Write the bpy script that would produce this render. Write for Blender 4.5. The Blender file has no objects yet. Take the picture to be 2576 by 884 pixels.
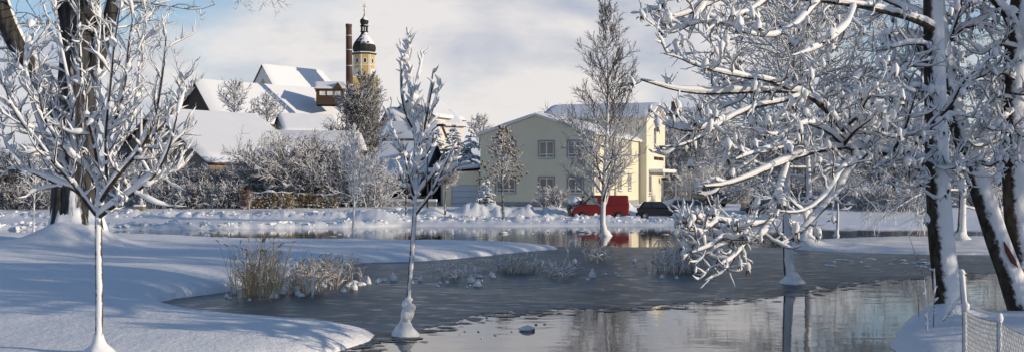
import bpy, bmesh, math, random
import numpy as np
from mathutils import Vector
scene = bpy.context.scene
col = scene.collection

# ------------------------------------------------------------------ camera
F, CX, HY, CH = 2640.0, 1287.5, 462.0, 3.0          # focal length / principal column / eye level (in 2575 px units), eye height
cam_d = bpy.data.cameras.new('camera'); cam = bpy.data.objects.new('camera', cam_d); col.objects.link(cam)
cam_d.sensor_width = 36; cam_d.lens = 36 * F / 2575
cam_d.shift_y = (HY - 442) / 2575
cam_d.clip_end = 9000; cam_d.clip_start = 0.1
cam.location = (0, 0, CH); cam.rotation_euler = (math.radians(90), 0, 0)
scene.camera = cam
scene.render.resolution_x, scene.render.resolution_y = 1024, 351

# ------------------------------------------------------------------ world
SUN_EL, SUN_AZ = math.radians(12.5), math.radians(107)   # azimuth clockwise from +Y
TO_SUN = Vector((math.sin(SUN_AZ) * math.cos(SUN_EL), math.cos(SUN_AZ) * math.cos(SUN_EL), math.sin(SUN_EL)))
world = bpy.data.worlds.new('World'); scene.world = world; world.use_nodes = True
wn, wl = world.node_tree.nodes, world.node_tree.links
wn.clear()
def N(nodes, kind, **kw):
    n = nodes.new(kind)
    for k, v in kw.items():
        if k.startswith('_'): setattr(n, k[1:], v)
        else: n.inputs[k.replace('__', ' ')].default_value = v
    return n
sky = N(wn, 'ShaderNodeTexSky', _sky_type='NISHITA', _sun_disc=False, _sun_elevation=SUN_EL, _sun_rotation=SUN_AZ,
        _altitude=400, _air_density=1.0, _dust_density=0.15, _ozone_density=3.0)
bg1 = N(wn, 'ShaderNodeBackground', Strength=0.15); wl.new(sky.outputs[0], bg1.inputs[0])
tc = wn.new('ShaderNodeTexCoord')
mp = N(wn, 'ShaderNodeMapping'); mp.inputs['Scale'].default_value = (2.0, 2.0, 5.0); mp.inputs['Location'].default_value = (3.1, 1.7, 0.3)
wl.new(tc.outputs['Generated'], mp.inputs[0])
nz = N(wn, 'ShaderNodeTexNoise', Scale=1.5, Detail=7.0, Roughness=0.52, Distortion=0.25); wl.new(mp.outputs[0], nz.inputs['Vector'])
cov = wn.new('ShaderNodeValToRGB'); cov.color_ramp.elements[0].position = 0.40; cov.color_ramp.elements[1].position = 0.60
cov.color_ramp.elements[0].color = (0.0, 0.0, 0.0, 1); cov.color_ramp.elements[1].color = (0.95, 0.95, 0.95, 1)
sxyz = wn.new('ShaderNodeSeparateXYZ'); wl.new(tc.outputs['Generated'], sxyz.inputs[0])
veil = N(wn, 'ShaderNodeMapRange'); veil.inputs[1].default_value = 0.10; veil.inputs[2].default_value = 0.50; veil.inputs[3].default_value = 0.17; veil.inputs[4].default_value = -0.28; wl.new(sxyz.outputs[2], veil.inputs[0])
cadd = N(wn, 'ShaderNodeMath', _operation='ADD'); wl.new(nz.outputs[0], cadd.inputs[0]); wl.new(veil.outputs[0], cadd.inputs[1])
wl.new(cadd.outputs[0], cov.inputs[0])
nz2 = N(wn, 'ShaderNodeTexNoise', Scale=2.6, Detail=6.0, Roughness=0.55, Distortion=0.3); wl.new(mp.outputs[0], nz2.inputs['Vector'])
cc = wn.new('ShaderNodeValToRGB')
cc.color_ramp.elements[0].position = 0.36; cc.color_ramp.elements[1].position = 0.62
cc.color_ramp.elements[0].color = (0.44, 0.50, 0.63, 1); cc.color_ramp.elements[1].color = (0.93, 0.88, 0.86, 1)
wl.new(nz2.outputs[0], cc.inputs[0])
bg2 = N(wn, 'ShaderNodeBackground', Strength=0.92); wl.new(cc.outputs[0], bg2.inputs[0])
mx = wn.new('ShaderNodeMixShader'); wl.new(cov.outputs[0], mx.inputs[0]); wl.new(bg1.outputs[0], mx.inputs[1]); wl.new(bg2.outputs[0], mx.inputs[2])
wo = wn.new('ShaderNodeOutputWorld'); wl.new(mx.outputs[0], wo.inputs[0])

# ------------------------------------------------------------------ sun
sd = bpy.data.lights.new('sun', 'SUN'); sd.energy = 4.1; sd.angle = math.radians(0.6); sd.color = (1.0, 0.83, 0.62)
so = bpy.data.objects.new('sun', sd); col.objects.link(so)
so.rotation_euler = (-TO_SUN).to_track_quat('-Z', 'Y').to_euler(); so.location = (60, -20, 40)

# ------------------------------------------------------------------ exposure / sampling
scene.view_settings.view_transform = 'Standard'; scene.view_settings.look = 'None'
scene.view_settings.exposure = 0.0; scene.view_settings.gamma = 1.0
scene.render.engine = 'CYCLES'
cy = scene.cycles
cy.use_denoising = True
cy.max_bounces = 5; cy.diffuse_bounces = 3; cy.glossy_bounces = 3; cy.transmission_bounces = 3; cy.transparent_max_bounces = 4
cy.caustics_reflective = False; cy.caustics_refractive = False

# ================================================================== helpers
R_ = math.radians
def at(x, y, Y): return np.array([(x - CX) / F * Y, Y, CH + (HY - y) / F * Y])
def gp(x, y, z=0.0): return at(x, y, (CH - z) * F / (y - HY))
def nrm(v): return v / np.maximum(np.linalg.norm(v, axis=-1, keepdims=True), 1e-9)
UP = np.array([0., 0., 1.])

class MB:
    """collects vertices and faces, builds ONE mesh object"""
    def __init__(s): s.V = []; s.Q = []; s.n = 0; s.mi = []
    def add(s, V, faces, mi=0):
        V = np.asarray(V, float).reshape(-1, 3)
        for f in faces if isinstance(faces, list) and len(faces) and isinstance(faces[0], np.ndarray) else [np.asarray(faces)]:
            if len(f): s.Q.append(f + s.n); s.mi.append(np.full(len(f), mi))
        s.V.append(V); s.n += len(V); return s
    def poly(s, pts, mi=0):
        return s.add(pts, [np.arange(len(pts))[None, :]], mi)
    def box(s, a, b, mi=0, taper=None):
        (x0, y0, z0), (x1, y1, z1) = a, b
        V = [(x0,y0,z0),(x1,y0,z0),(x1,y1,z0),(x0,y1,z0),(x0,y0,z1),(x1,y0,z1),(x1,y1,z1),(x0,y1,z1)]
        return s.add(V, [np.array([(0,3,2,1),(4,5,6,7),(0,1,5,4),(1,2,6,5),(2,3,7,6),(3,0,4,7)])], mi)
    def mesh(s, name, mats, smooth=False):
        me = bpy.data.meshes.new(name)
        V = np.concatenate(s.V) if s.V else np.zeros((0, 3))
        me.vertices.add(len(V)); me.vertices.foreach_set('co', V.ravel())
        tot = np.concatenate([np.full(len(q), q.shape[1]) for q in s.Q]); idx = np.concatenate([q.ravel() for q in s.Q])
        me.loops.add(len(idx)); me.loops.foreach_set('vertex_index', idx.astype(np.int32))
        me.polygons.add(len(tot)); st = np.concatenate([[0], np.cumsum(tot)[:-1]])
        me.polygons.foreach_set('loop_start', st.astype(np.int32)); me.polygons.foreach_set('loop_total', tot.astype(np.int32))
        me.polygons.foreach_set('material_index', np.concatenate(s.mi).astype(np.int32))
        me.polygons.foreach_set('use_smooth', np.full(len(tot), smooth))
        for m in (mats if isinstance(mats, (list, tuple)) else [mats]): me.materials.append(m)
        me.update(calc_edges=True); me.validate()
        return me
    def obj(s, name, mats, parent=None, smooth=False, loc=None, bevel=0):
        o = bpy.data.objects.new(name, s.mesh(name, mats, smooth)); col.objects.link(o)
        if parent is not None: o.parent = parent
        if loc is not None: o.location = loc
        if bevel:
            b = o.modifiers.new('bevel', 'BEVEL'); b.width = bevel; b.segments = 2; b.limit_method = 'ANGLE'
        return o
def tag(o, label=None, cat=None, group=None, kind=None):
    if label: o['label'] = label
    if cat: o['category'] = cat
    if group: o['group'] = group
    if kind: o['kind'] = kind
    return o
def thing(name, label, cat, loc=(0, 0, 0), rz=0.0, group=None):
    o = bpy.data.objects.new(name, None); col.objects.link(o)
    o.location = tuple(float(v) for v in loc); o.rotation_euler = (0, 0, rz); o.empty_display_size = 0.2
    return tag(o, label, cat, group)
def copy_tree(o, parent=None):
    c = o.copy(); col.objects.link(c); c.parent = parent
    for ch in list(o.children): copy_tree(ch, c)
    return c

# value noise ------------------------------------------------------
_rn = np.random.default_rng(5); _LAT = _rn.random((256, 256))
def vn(x, y):
    xi = np.floor(x).astype(int); yi = np.floor(y).astype(int); fx = x - xi; fy = y - yi
    fx = fx * fx * (3 - 2 * fx); fy = fy * fy * (3 - 2 * fy)
    a = _LAT[xi & 255, yi & 255]; b = _LAT[(xi + 1) & 255, yi & 255]; c = _LAT[xi & 255, (yi + 1) & 255]; d = _LAT[(xi + 1) & 255, (yi + 1) & 255]
    return (a * (1 - fx) + b * fx) * (1 - fy) + (c * (1 - fx) + d * fx) * fy - 0.5
def fbm(x, y, o=4):
    s = 0; a = 1.0
    for i in range(o): s = s + a * vn(x * 2 ** i + 17.3 * i, y * 2 ** i + 9.1 * i); a *= 0.5
    return s

# ================================================================== materials
def new_mat(name):
    m = bpy.data.materials.new(name); m.use_nodes = True
    nt = m.node_tree; b = nt.nodes['Principled BSDF']
    return m, nt.nodes, nt.links, b
def c4(c): return (c[0], c[1], c[2], 1.0)
def mat(name, c, rough=0.7, c2=None, nscale=3.0, bump=0.0, bscale=20.0, metal=0.0, spec=0.4, detail=4.0, stretch=None):
    m, n, l, b = new_mat(name)
    b.inputs['Base Color'].default_value = c4(c); b.inputs['Roughness'].default_value = rough
    b.inputs['Metallic'].default_value = metal; b.inputs['Specular IOR Level'].default_value = spec
    t = n.new('ShaderNodeTexCoord'); vec = t.outputs['Object']
    if stretch:
        mp = n.new('ShaderNodeMapping'); mp.inputs['Scale'].default_value = stretch; l.new(vec, mp.inputs[0]); vec = mp.outputs[0]
    if c2 is not None:
        z = N(n, 'ShaderNodeTexNoise', Scale=nscale, Detail=detail); l.new(vec, z.inputs['Vector'])
        r = n.new('ShaderNodeValToRGB'); r.color_ramp.elements[0].color = c4(c); r.color_ramp.elements[1].color = c4(c2)
        r.color_ramp.elements[0].position = 0.35; r.color_ramp.elements[1].position = 0.65
        l.new(z.outputs[0], r.inputs[0]); l.new(r.outputs[0], b.inputs['Base Color'])
    if bump:
        z = N(n, 'ShaderNodeTexNoise', Scale=bscale, Detail=4.0); l.new(vec, z.inputs['Vector'])
        bp = N(n, 'ShaderNodeBump', Strength=bump, Distance=0.05); l.new(z.outputs[0], bp.inputs['Height']); l.new(bp.outputs[0], b.inputs['Normal'])
    return m
SNOW = (0.80, 0.82, 0.85)
def snow_mat(name, bump=0.35, scale=7.0, dist=0.05):
    m, n, l, b = new_mat(name)
    b.inputs['Base Color'].default_value = c4(SNOW); b.inputs['Roughness'].default_value = 0.65; b.inputs['Specular IOR Level'].default_value = 0.25
    t = n.new('ShaderNodeTexCoord')
    z = N(n, 'ShaderNodeTexNoise', Scale=scale, Detail=6.0, Roughness=0.6); l.new(t.outputs['Object'], z.inputs['Vector'])
    bp = N(n, 'ShaderNodeBump', Strength=bump, Distance=dist); l.new(z.outputs[0], bp.inputs['Height']); l.new(bp.outputs[0], b.inputs['Normal'])
    return m
def frosted(name, bark, bark2, direction=(0.1, -0.25, 0.95), lo=-0.1, hi=0.25, nscale=4.0, namp=0.9, bump=0.4, bscale=14.0, stretch=(1, 1, 0.25), snow=SNOW, nstretch=None):
    """bark with snow stuck to the faces that look along `direction` (where it settled or was blown)"""
    m, n, l, b = new_mat(name)
    t = n.new('ShaderNodeTexCoord'); g = n.new('ShaderNodeNewGeometry')
    mp = n.new('ShaderNodeMapping'); mp.inputs['Scale'].default_value = stretch; l.new(t.outputs['Object'], mp.inputs[0])
    z1 = N(n, 'ShaderNodeTexNoise', Scale=bscale, Detail=5.0, Roughness=0.65); l.new(mp.outputs[0], z1.inputs['Vector'])
    br = n.new('ShaderNodeValToRGB'); br.color_ramp.elements[0].color = c4(bark); br.color_ramp.elements[1].color = c4(bark2)
    br.color_ramp.elements[0].position = 0.38; br.color_ramp.elements[1].position = 0.62; l.new(z1.outputs[0], br.inputs[0])
    dt = N(n, 'ShaderNodeVectorMath', _operation='DOT_PRODUCT'); l.new(g.outputs['Normal'], dt.inputs[0])
    dt.inputs[1].default_value = tuple(Vector(direction).normalized())
    z2 = N(n, 'ShaderNodeTexNoise', Scale=nscale, Detail=6.0, Roughness=0.66)
    mp2 = n.new('ShaderNodeMapping'); mp2.inputs['Scale'].default_value = nstretch or (1, 1, 1); l.new(t.outputs['Object'], mp2.inputs[0]); l.new(mp2.outputs[0], z2.inputs['Vector'])
    ma = N(n, 'ShaderNodeMath', _operation='MULTIPLY_ADD'); l.new(z2.outputs[0], ma.inputs[0]); ma.inputs[1].default_value = namp * 2; ma.inputs[2].default_value = -namp
    ad = N(n, 'ShaderNodeMath', _operation='ADD'); l.new(dt.outputs['Value'], ad.inputs[0]); l.new(ma.outputs[0], ad.inputs[1])
    mr = N(n, 'ShaderNodeMapRange'); l.new(ad.outputs[0], mr.inputs[0]); mr.inputs[1].default_value = lo; mr.inputs[2].default_value = hi
    mix = N(n, 'ShaderNodeMix', _data_type='RGBA'); l.new(mr.outputs[0], mix.inputs[0]); l.new(br.outputs[0], mix.inputs[6]); mix.inputs[7].default_value = c4(snow)
    l.new(mix.outputs[2], b.inputs['Base Color']); b.inputs['Roughness'].default_value = 0.8; b.inputs['Specular IOR Level'].default_value = 0.2
    bp = N(n, 'ShaderNodeBump', Strength=bump, Distance=0.04)
    sm = N(n, 'ShaderNodeMath', _operation='ADD'); l.new(z1.outputs[0], sm.inputs[0]); l.new(mr.outputs[0], sm.inputs[1])
    l.new(sm.outputs[0], bp.inputs['Height']); l.new(bp.outputs[0], b.inputs['Normal'])
    return m

M = {}
M['snow'] = snow_mat('snow_ground', 0.7, 9.0, 0.05)
M['snow_branch'] = snow_mat('snow_branch', 0.45, 9.0, 0.03)
M['snow_roof'] = snow_mat('snow_roof', 0.25, 1.6, 0.06)
M['bark'] = frosted('bark_dark', (0.035, 0.026, 0.02), (0.075, 0.06, 0.048), lo=0.25, hi=0.6)
M['bark_big'] = frosted('bark_old', (0.02, 0.019, 0.019), (0.08, 0.076, 0.072), (0.15, -0.75, 0.6), 0.86, 1.02, 3.0, 0.75, 0.9, 5.0, (1, 1, 0.18), nstretch=(1, 1, 0.16))
M['bark_blown'] = frosted('bark_wind_blown_snow', (0.028, 0.022, 0.018), (0.08, 0.066, 0.05), (0.72, -0.66, 0.12), 0.08, 0.34, 7.0, 0.62, 0.6, 9.0, (1, 1, 0.4))
M['bark_young'] = frosted('bark_young', (0.05, 0.035, 0.03), (0.10, 0.075, 0.06), (0.3, -0.95, 0.2), 0.52, 0.72, 9.0, 0.75, 0.4, 14.0)
M['bark_plaster'] = frosted('bark_plastered', (0.05, 0.035, 0.03), (0.10, 0.075, 0.06), (0.35, -0.9, 0.2), 0.0, 0.22, 6.0, 0.55, 0.4, 14.0)
M['twig_frost'] = frosted('twig_frosted', (0.07, 0.062, 0.06), (0.14, 0.125, 0.12), (0.1, -0.3, 0.95), -0.45, 0.25, 1.2, 0.6, 0.0)
M['twig_heavy'] = frosted('twig_snow_laden', (0.09, 0.08, 0.08), (0.16, 0.145, 0.14), (0.1, -0.35, 0.9), -0.75, 0.0, 1.2, 0.5, 0.0)
M['twig_bare'] = frosted('twig_bare', (0.055, 0.042, 0.036), (0.12, 0.095, 0.08), (0, -0.1, 1), 0.35, 0.9, 1.0, 0.7, 0.0)
M['twig_brown'] = frosted('twig_warm', (0.13, 0.095, 0.07), (0.24, 0.18, 0.14), (0.2, -0.25, 0.9), -0.3, 0.35, 1.0, 0.8, 0.0)
M['twig_dark'] = frosted('twig_dark', (0.035, 0.03, 0.028), (0.09, 0.075, 0.065), (0.1, -0.2, 1), 0.0, 0.55, 1.0, 0.8, 0.0)
M['leaf_brown'] = frosted('dry_leaf', (0.12, 0.075, 0.04), (0.22, 0.15, 0.09), (0, -0.1, 1), 0.25, 0.6, 2.0, 0.6, 0.0)
M['hedge_leaf'] = frosted('hedge_leaf', (0.13, 0.085, 0.035), (0.28, 0.2, 0.08), (0, -0.1, 1), 0.35, 0.9, 0.8, 0.9, 0.0, 2.0)
M['hedge_rust'] = mat('hedge_rust', (0.13, 0.05, 0.025), 0.8, (0.22, 0.09, 0.04), 3)
M['reed'] = mat('reed_straw', (0.42, 0.30, 0.15), 0.8, (0.58, 0.45, 0.27), 6)
M['reed_plume'] = mat('reed_plume', (0.26, 0.19, 0.13), 0.9, (0.42, 0.34, 0.25), 8)
M['pod'] = mat('dry_seed_pod', (0.05, 0.035, 0.025), 0.8)
M['needle'] = frosted('needle', (0.018, 0.035, 0.022), (0.035, 0.06, 0.04), (0.1, -0.2, 1), 0.05, 0.5, 2.0, 0.8, 0.0)
M['wound'] = mat('red_wound', (0.16, 0.05, 0.035), 0.8)
M['wall_yellow'] = mat('render_pale_yellow', (0.66, 0.615, 0.46), 0.85, (0.70, 0.655, 0.50), 0.6, 0.15, 40)
M['wall_white'] = mat('render_cream', (0.70, 0.65, 0.52), 0.85, (0.74, 0.69, 0.57), 0.5, 0.1, 40)
M['wall_church'] = mat('render_ochre', (0.46, 0.33, 0.11), 0.85, (0.52, 0.38, 0.15), 0.3, 0.1, 20)
M['wall_grey_brown'] = mat('render_grey_brown', (0.20, 0.17, 0.13), 0.9, (0.28, 0.24, 0.19), 0.5)  # mottled grey-brown render for the barn and outbuilding walls
M['wall_white2'] = mat('render_white', (0.72, 0.70, 0.66), 0.85, (0.76, 0.74, 0.70), 0.5)
M['plinth'] = mat('plinth_grey', (0.25, 0.25, 0.26), 0.9, (0.32, 0.32, 0.33), 1.0)
M['wood_dark'] = mat('wood_dark', (0.045, 0.032, 0.024), 0.85, (0.09, 0.065, 0.05), 4, 0.3, 20, stretch=(6, 6, 0.4))
M['wood_brown'] = mat('wood_brown', (0.05, 0.03, 0.02), 0.85, (0.085, 0.052, 0.035), 4, stretch=(6, 6, 0.4))
M['wood_red'] = mat('wood_red', (0.26, 0.08, 0.045), 0.85, (0.33, 0.12, 0.07), 3)
M['roof_tile'] = mat('roof_tile', (0.10, 0.06, 0.05), 0.8, (0.16, 0.09, 0.07), 3)
M['frame'] = mat('frame_white', (0.78, 0.78, 0.76), 0.5)
M['pane'] = mat('pane', (0.05, 0.045, 0.04), 0.12, (0.10, 0.085, 0.07), 0.9, spec=0.6)
M['pane_warm'] = mat('pane_curtain', (0.20, 0.16, 0.12), 0.25, (0.28, 0.23, 0.18), 0.7, spec=0.6)
M['zinc'] = mat('zinc', (0.35, 0.36, 0.38), 0.45, metal=0.6)
M['dark_metal'] = mat('dark_metal', (0.03, 0.03, 0.032), 0.5, metal=0.3)
M['steel'] = mat('galvanised', (0.40, 0.42, 0.43), 0.5, (0.5, 0.52, 0.53), 6, metal=0.5)
M['door'] = mat('door_blue_grey', (0.42, 0.48, 0.55), 0.6)
M['copper'] = frosted('dome_dark', (0.018, 0.022, 0.02), (0.035, 0.04, 0.036), (0.3, -0.2, 0.9), 0.62, 0.72, 0.9, 0.5, 0.0, 3.0, (1, 1, 0.15))
M['gold'] = mat('gold', (0.75, 0.50, 0.16), 0.25, metal=1.0)
M['white_trim'] = mat('white_trim', (0.72, 0.71, 0.68), 0.8)
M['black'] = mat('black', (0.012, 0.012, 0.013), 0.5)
M['concrete'] = mat('concrete_block', (0.16, 0.13, 0.09), 0.9, (0.24, 0.2, 0.15), 4)
M['rubber'] = mat('tyre_rubber', (0.02, 0.02, 0.02), 0.8)
M['rim'] = mat('wheel_rim', (0.45, 0.45, 0.46), 0.35, metal=0.7)
M['van_red'] = mat('van_red', (0.17, 0.009, 0.008), 0.35, (0.21, 0.013, 0.011), 0.8, spec=0.5)
M['car_black'] = mat('car_black', (0.012, 0.014, 0.017), 0.15, spec=0.6)
M['car_silver'] = mat('car_silver', (0.33, 0.36, 0.39), 0.25, metal=0.5)
M['car_navy'] = mat('car_navy', (0.012, 0.016, 0.035), 0.2, spec=0.6)
M['car_glass'] = mat('car_glass', (0.03, 0.036, 0.04), 0.06, spec=0.7)
M['car_glass_green'] = mat('car_glass_green', (0.22, 0.30, 0.25), 0.08, spec=0.7)
M['lamp_lens'] = mat('lamp_lens', (0.75, 0.72, 0.68), 0.15, spec=0.7)
M['lamp_orange'] = mat('lamp_orange', (0.75, 0.22, 0.03), 0.2)
M['lamp_red'] = mat('lamp_red', (0.35, 0.01, 0.01), 0.2)
# chimney brick (individual bricks are far below a pixel at this distance)
m, n, l, b = new_mat('chimney_brick'); t = n.new('ShaderNodeTexCoord')
z = N(n, 'ShaderNodeTexNoise', Scale=0.7, Detail=6.0); l.new(t.outputs['Object'], z.inputs['Vector'])
z3 = N(n, 'ShaderNodeTexNoise', Scale=9.0, Detail=3.0); l.new(t.outputs['Object'], z3.inputs['Vector'])
av = N(n, 'ShaderNodeMath', _operation='MULTIPLY_ADD'); l.new(z3.outputs[0], av.inputs[0]); av.inputs[1].default_value = 0.5; l.new(z.outputs[0], av.inputs[2])
r = n.new('ShaderNodeValToRGB'); r.color_ramp.elements[0].color = (0.05, 0.030, 0.024, 1); r.color_ramp.elements[1].color = (0.125, 0.072, 0.055, 1)
r.color_ramp.elements[0].position = 0.5; r.color_ramp.elements[1].position = 1.0
l.new(av.outputs[0], r.inputs[0]); l.new(r.outputs[0], b.inputs['Base Color']); b.inputs['Roughness'].default_value = 0.9
M['brick'] = m
# open water
m, n, l, b = new_mat('open_water')
b.inputs['Base Color'].default_value = (0.03, 0.035, 0.034, 1); b.inputs['Roughness'].default_value = 0.04; b.inputs['IOR'].default_value = 2.0
t = n.new('ShaderNodeTexCoord'); mp = n.new('ShaderNodeMapping'); mp.inputs['Scale'].default_value = (0.55, 1.0, 1.0); l.new(t.outputs['Object'], mp.inputs[0])
z = N(n, 'ShaderNodeTexNoise', Scale=1.6, Detail=4.0, Roughness=0.5, Distortion=0.4); l.new(mp.outputs[0], z.inputs['Vector'])
bp = N(n, 'ShaderNodeBump', Strength=0.28, Distance=0.02); l.new(z.outputs[0], bp.inputs['Height']); l.new(bp.outputs[0], b.inputs['Normal'])
M['water'] = m
# ice: grey translucent skin with slushy darker flecks
m, n, l, b = new_mat('pond_ice')
t = n.new('ShaderNodeTexCoord'); mp = n.new('ShaderNodeMapping'); mp.inputs['Scale'].default_value = (0.45, 1.2, 1.0); l.new(t.outputs['Object'], mp.inputs[0])
z = N(n, 'ShaderNodeTexNoise', Scale=0.35, Detail=6.0, Roughness=0.55); l.new(mp.outputs[0], z.inputs['Vector'])
r = n.new('ShaderNodeValToRGB'); r.color_ramp.elements[0].color = (0.05, 0.062, 0.066, 1); r.color_ramp.elements[1].color = (0.125, 0.145, 0.15, 1)
r.color_ramp.elements[0].position = 0.38; r.color_ramp.elements[1].position = 0.62; l.new(z.outputs[0], r.inputs[0])
z2 = N(n, 'ShaderNodeTexNoise', Scale=3.2, Detail=4.0, Roughness=0.6); l.new(mp.outputs[0], z2.inputs['Vector'])
r2 = n.new('ShaderNodeValToRGB'); r2.color_ramp.elements[0].color = (0.24, 0.24, 0.24, 1); r2.color_ramp.elements[1].color = (0.42, 0.42, 0.42, 1)
r2.color_ramp.elements[0].position = 0.36; r2.color_ramp.elements[1].position = 0.50; l.new(z2.outputs[0], r2.inputs[0])
l.new(r2.outputs[0], b.inputs['Roughness'])
sp = N(n, 'ShaderNodeTexNoise', Scale=14.0, Detail=3.0, Roughness=0.7); l.new(mp.outputs[0], sp.inputs['Vector'])
rs = n.new('ShaderNodeValToRGB'); rs.color_ramp.elements[0].color = (0.55, 0.57, 0.58, 1); rs.color_ramp.elements[1].color = (1.35, 1.33, 1.3, 1); rs.color_ramp.elements[0].position = 0.36; rs.color_ramp.elements[1].position = 0.62; l.new(sp.outputs[0], rs.inputs[0])
mu = N(n, 'ShaderNodeMix', _data_type='RGBA', _blend_type='MULTIPLY'); mu.inputs[0].default_value = 1.0; l.new(r.outputs[0], mu.inputs[6]); l.new(rs.outputs[0], mu.inputs[7])
wet = N(n, 'ShaderNodeMix', _data_type='RGBA', _blend_type='MULTIPLY'); wet.inputs[0].default_value = 0.75; l.new(mu.outputs[2], wet.inputs[6]); l.new(r2.outputs[0], wet.inputs[7])
gn = N(n, 'ShaderNodeMix', _data_type='RGBA', _blend_type='ADD'); gn.inputs[0].default_value = 1.0; l.new(wet.outputs[2], gn.inputs[6]); l.new(wet.outputs[2], gn.inputs[7])
l.new(gn.outputs[2], b.inputs['Base Color']); b.inputs['IOR'].default_value = 1.31
bp = N(n, 'ShaderNodeBump', Strength=0.2, Distance=0.015); l.new(z2.outputs[0], bp.inputs['Height']); l.new(bp.outputs[0], b.inputs['Normal'])
M['ice'] = m

# ================================================================== terrain
def sdf(poly, X, Y):
    """signed distance, positive inside"""
    P = np.asarray(poly, float); d = np.full(X.shape, 1e9); ins = np.zeros(X.shape, bool)
    for i in range(len(P)):
        ax, ay = P[i]; bx, by = P[(i + 1) % len(P)]
        ex, ey = bx - ax, by - ay
        t = np.clip(((X - ax) * ex + (Y - ay) * ey) / (ex * ex + ey * ey + 1e-12), 0, 1)
        d = np.minimum(d, np.hypot(X - ax - t * ex, Y - ay - t * ey))
        if ay != by:
            c = ((ay > Y) != (by > Y)) & (X < (bx - ax) * (Y - ay) / (by - ay) + ax); ins ^= c
    return np.where(ins, d, -d)
def smooth_poly(P, n=4):
    P = np.asarray(P, float); out = []
    for i in range(len(P)):
        p0, p1, p2, p3 = P[i - 1], P[i], P[(i + 1) % len(P)], P[(i + 2) % len(P)]
        for k in range(n):
            t = k / n; out.append(0.5 * ((2 * p1) + (p2 - p0) * t + (2 * p0 - 5 * p1 + 4 * p2 - p3) * t * t + (3 * p1 - p0 - 3 * p2 + p3) * t ** 3))
    return np.array(out)
LAND1 = smooth_poly([(-7.0, 4), (-5.0, 12), (-3.7, 17), (-3.0, 18.8), (-2.75, 20.2), (-2.8, 21.1), (-3.6, 21.9), (-5.0, 22.6), (-7.0, 23.8), (-8.9, 26.0),
         (-9.0, 27.0), (-8.6, 28), (-8.0, 29), (-7.6, 30.5), (-6.9, 33.3), (-6.4, 36.5), (-5.9, 39.3), (-4.8, 40.3), (-3.6, 40.7), (-1.4, 43.3), (0.2, 46), (2.0, 48.2),
         (1.6, 48.9), (0, 50.2), (-6, 52.3), (-15, 53.5), (-30, 54), (-60, 55), (-110, 55), (-110, 4)], 3)
LAND2 = [(-160, 68), (-40, 68.2), (-22, 69), (-15, 71.5), (-10, 72.5), (-8, 74.5), (0, 74), (6, 75), (13, 74.7), (18, 71.5), (24, 69.5), (34, 68), (60, 67), (260, 66), (3000, 60), (3000, 4000), (-3000, 4000), (-3000, 68)]
LAND3 = smooth_poly([(13.0, 48.6), (14.0, 46.6), (16.5, 45.0), (19.5, 44.4), (23, 44.3), (30, 44), (44, 45), (44, 56), (30, 57), (23, 57), (18, 56), (14.5, 53.2), (12.9, 50.5)], 3)
LAND4 = smooth_poly([(5.6, 5), (6.4, 14), (6.75, 18.6), (7.3, 20.2), (8.0, 21.6), (8.7, 22.6), (9.6, 23.0), (10.8, 23.8), (12.5, 24.6), (20, 26), (60, 28), (60, 5)], 3)
def prof(d, lip, rise, width):
    return np.where(d > 0, lip * (1 - np.exp(-np.maximum(d, 0) / 0.14)) + rise * (1 - np.exp(-np.maximum(d, 0) / width)), np.maximum(d * 0.9, -0.7))
def ss(a, b, x): t = np.clip((x - a) / (b - a), 0, 1); return t * t * (3 - 2 * t)
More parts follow.
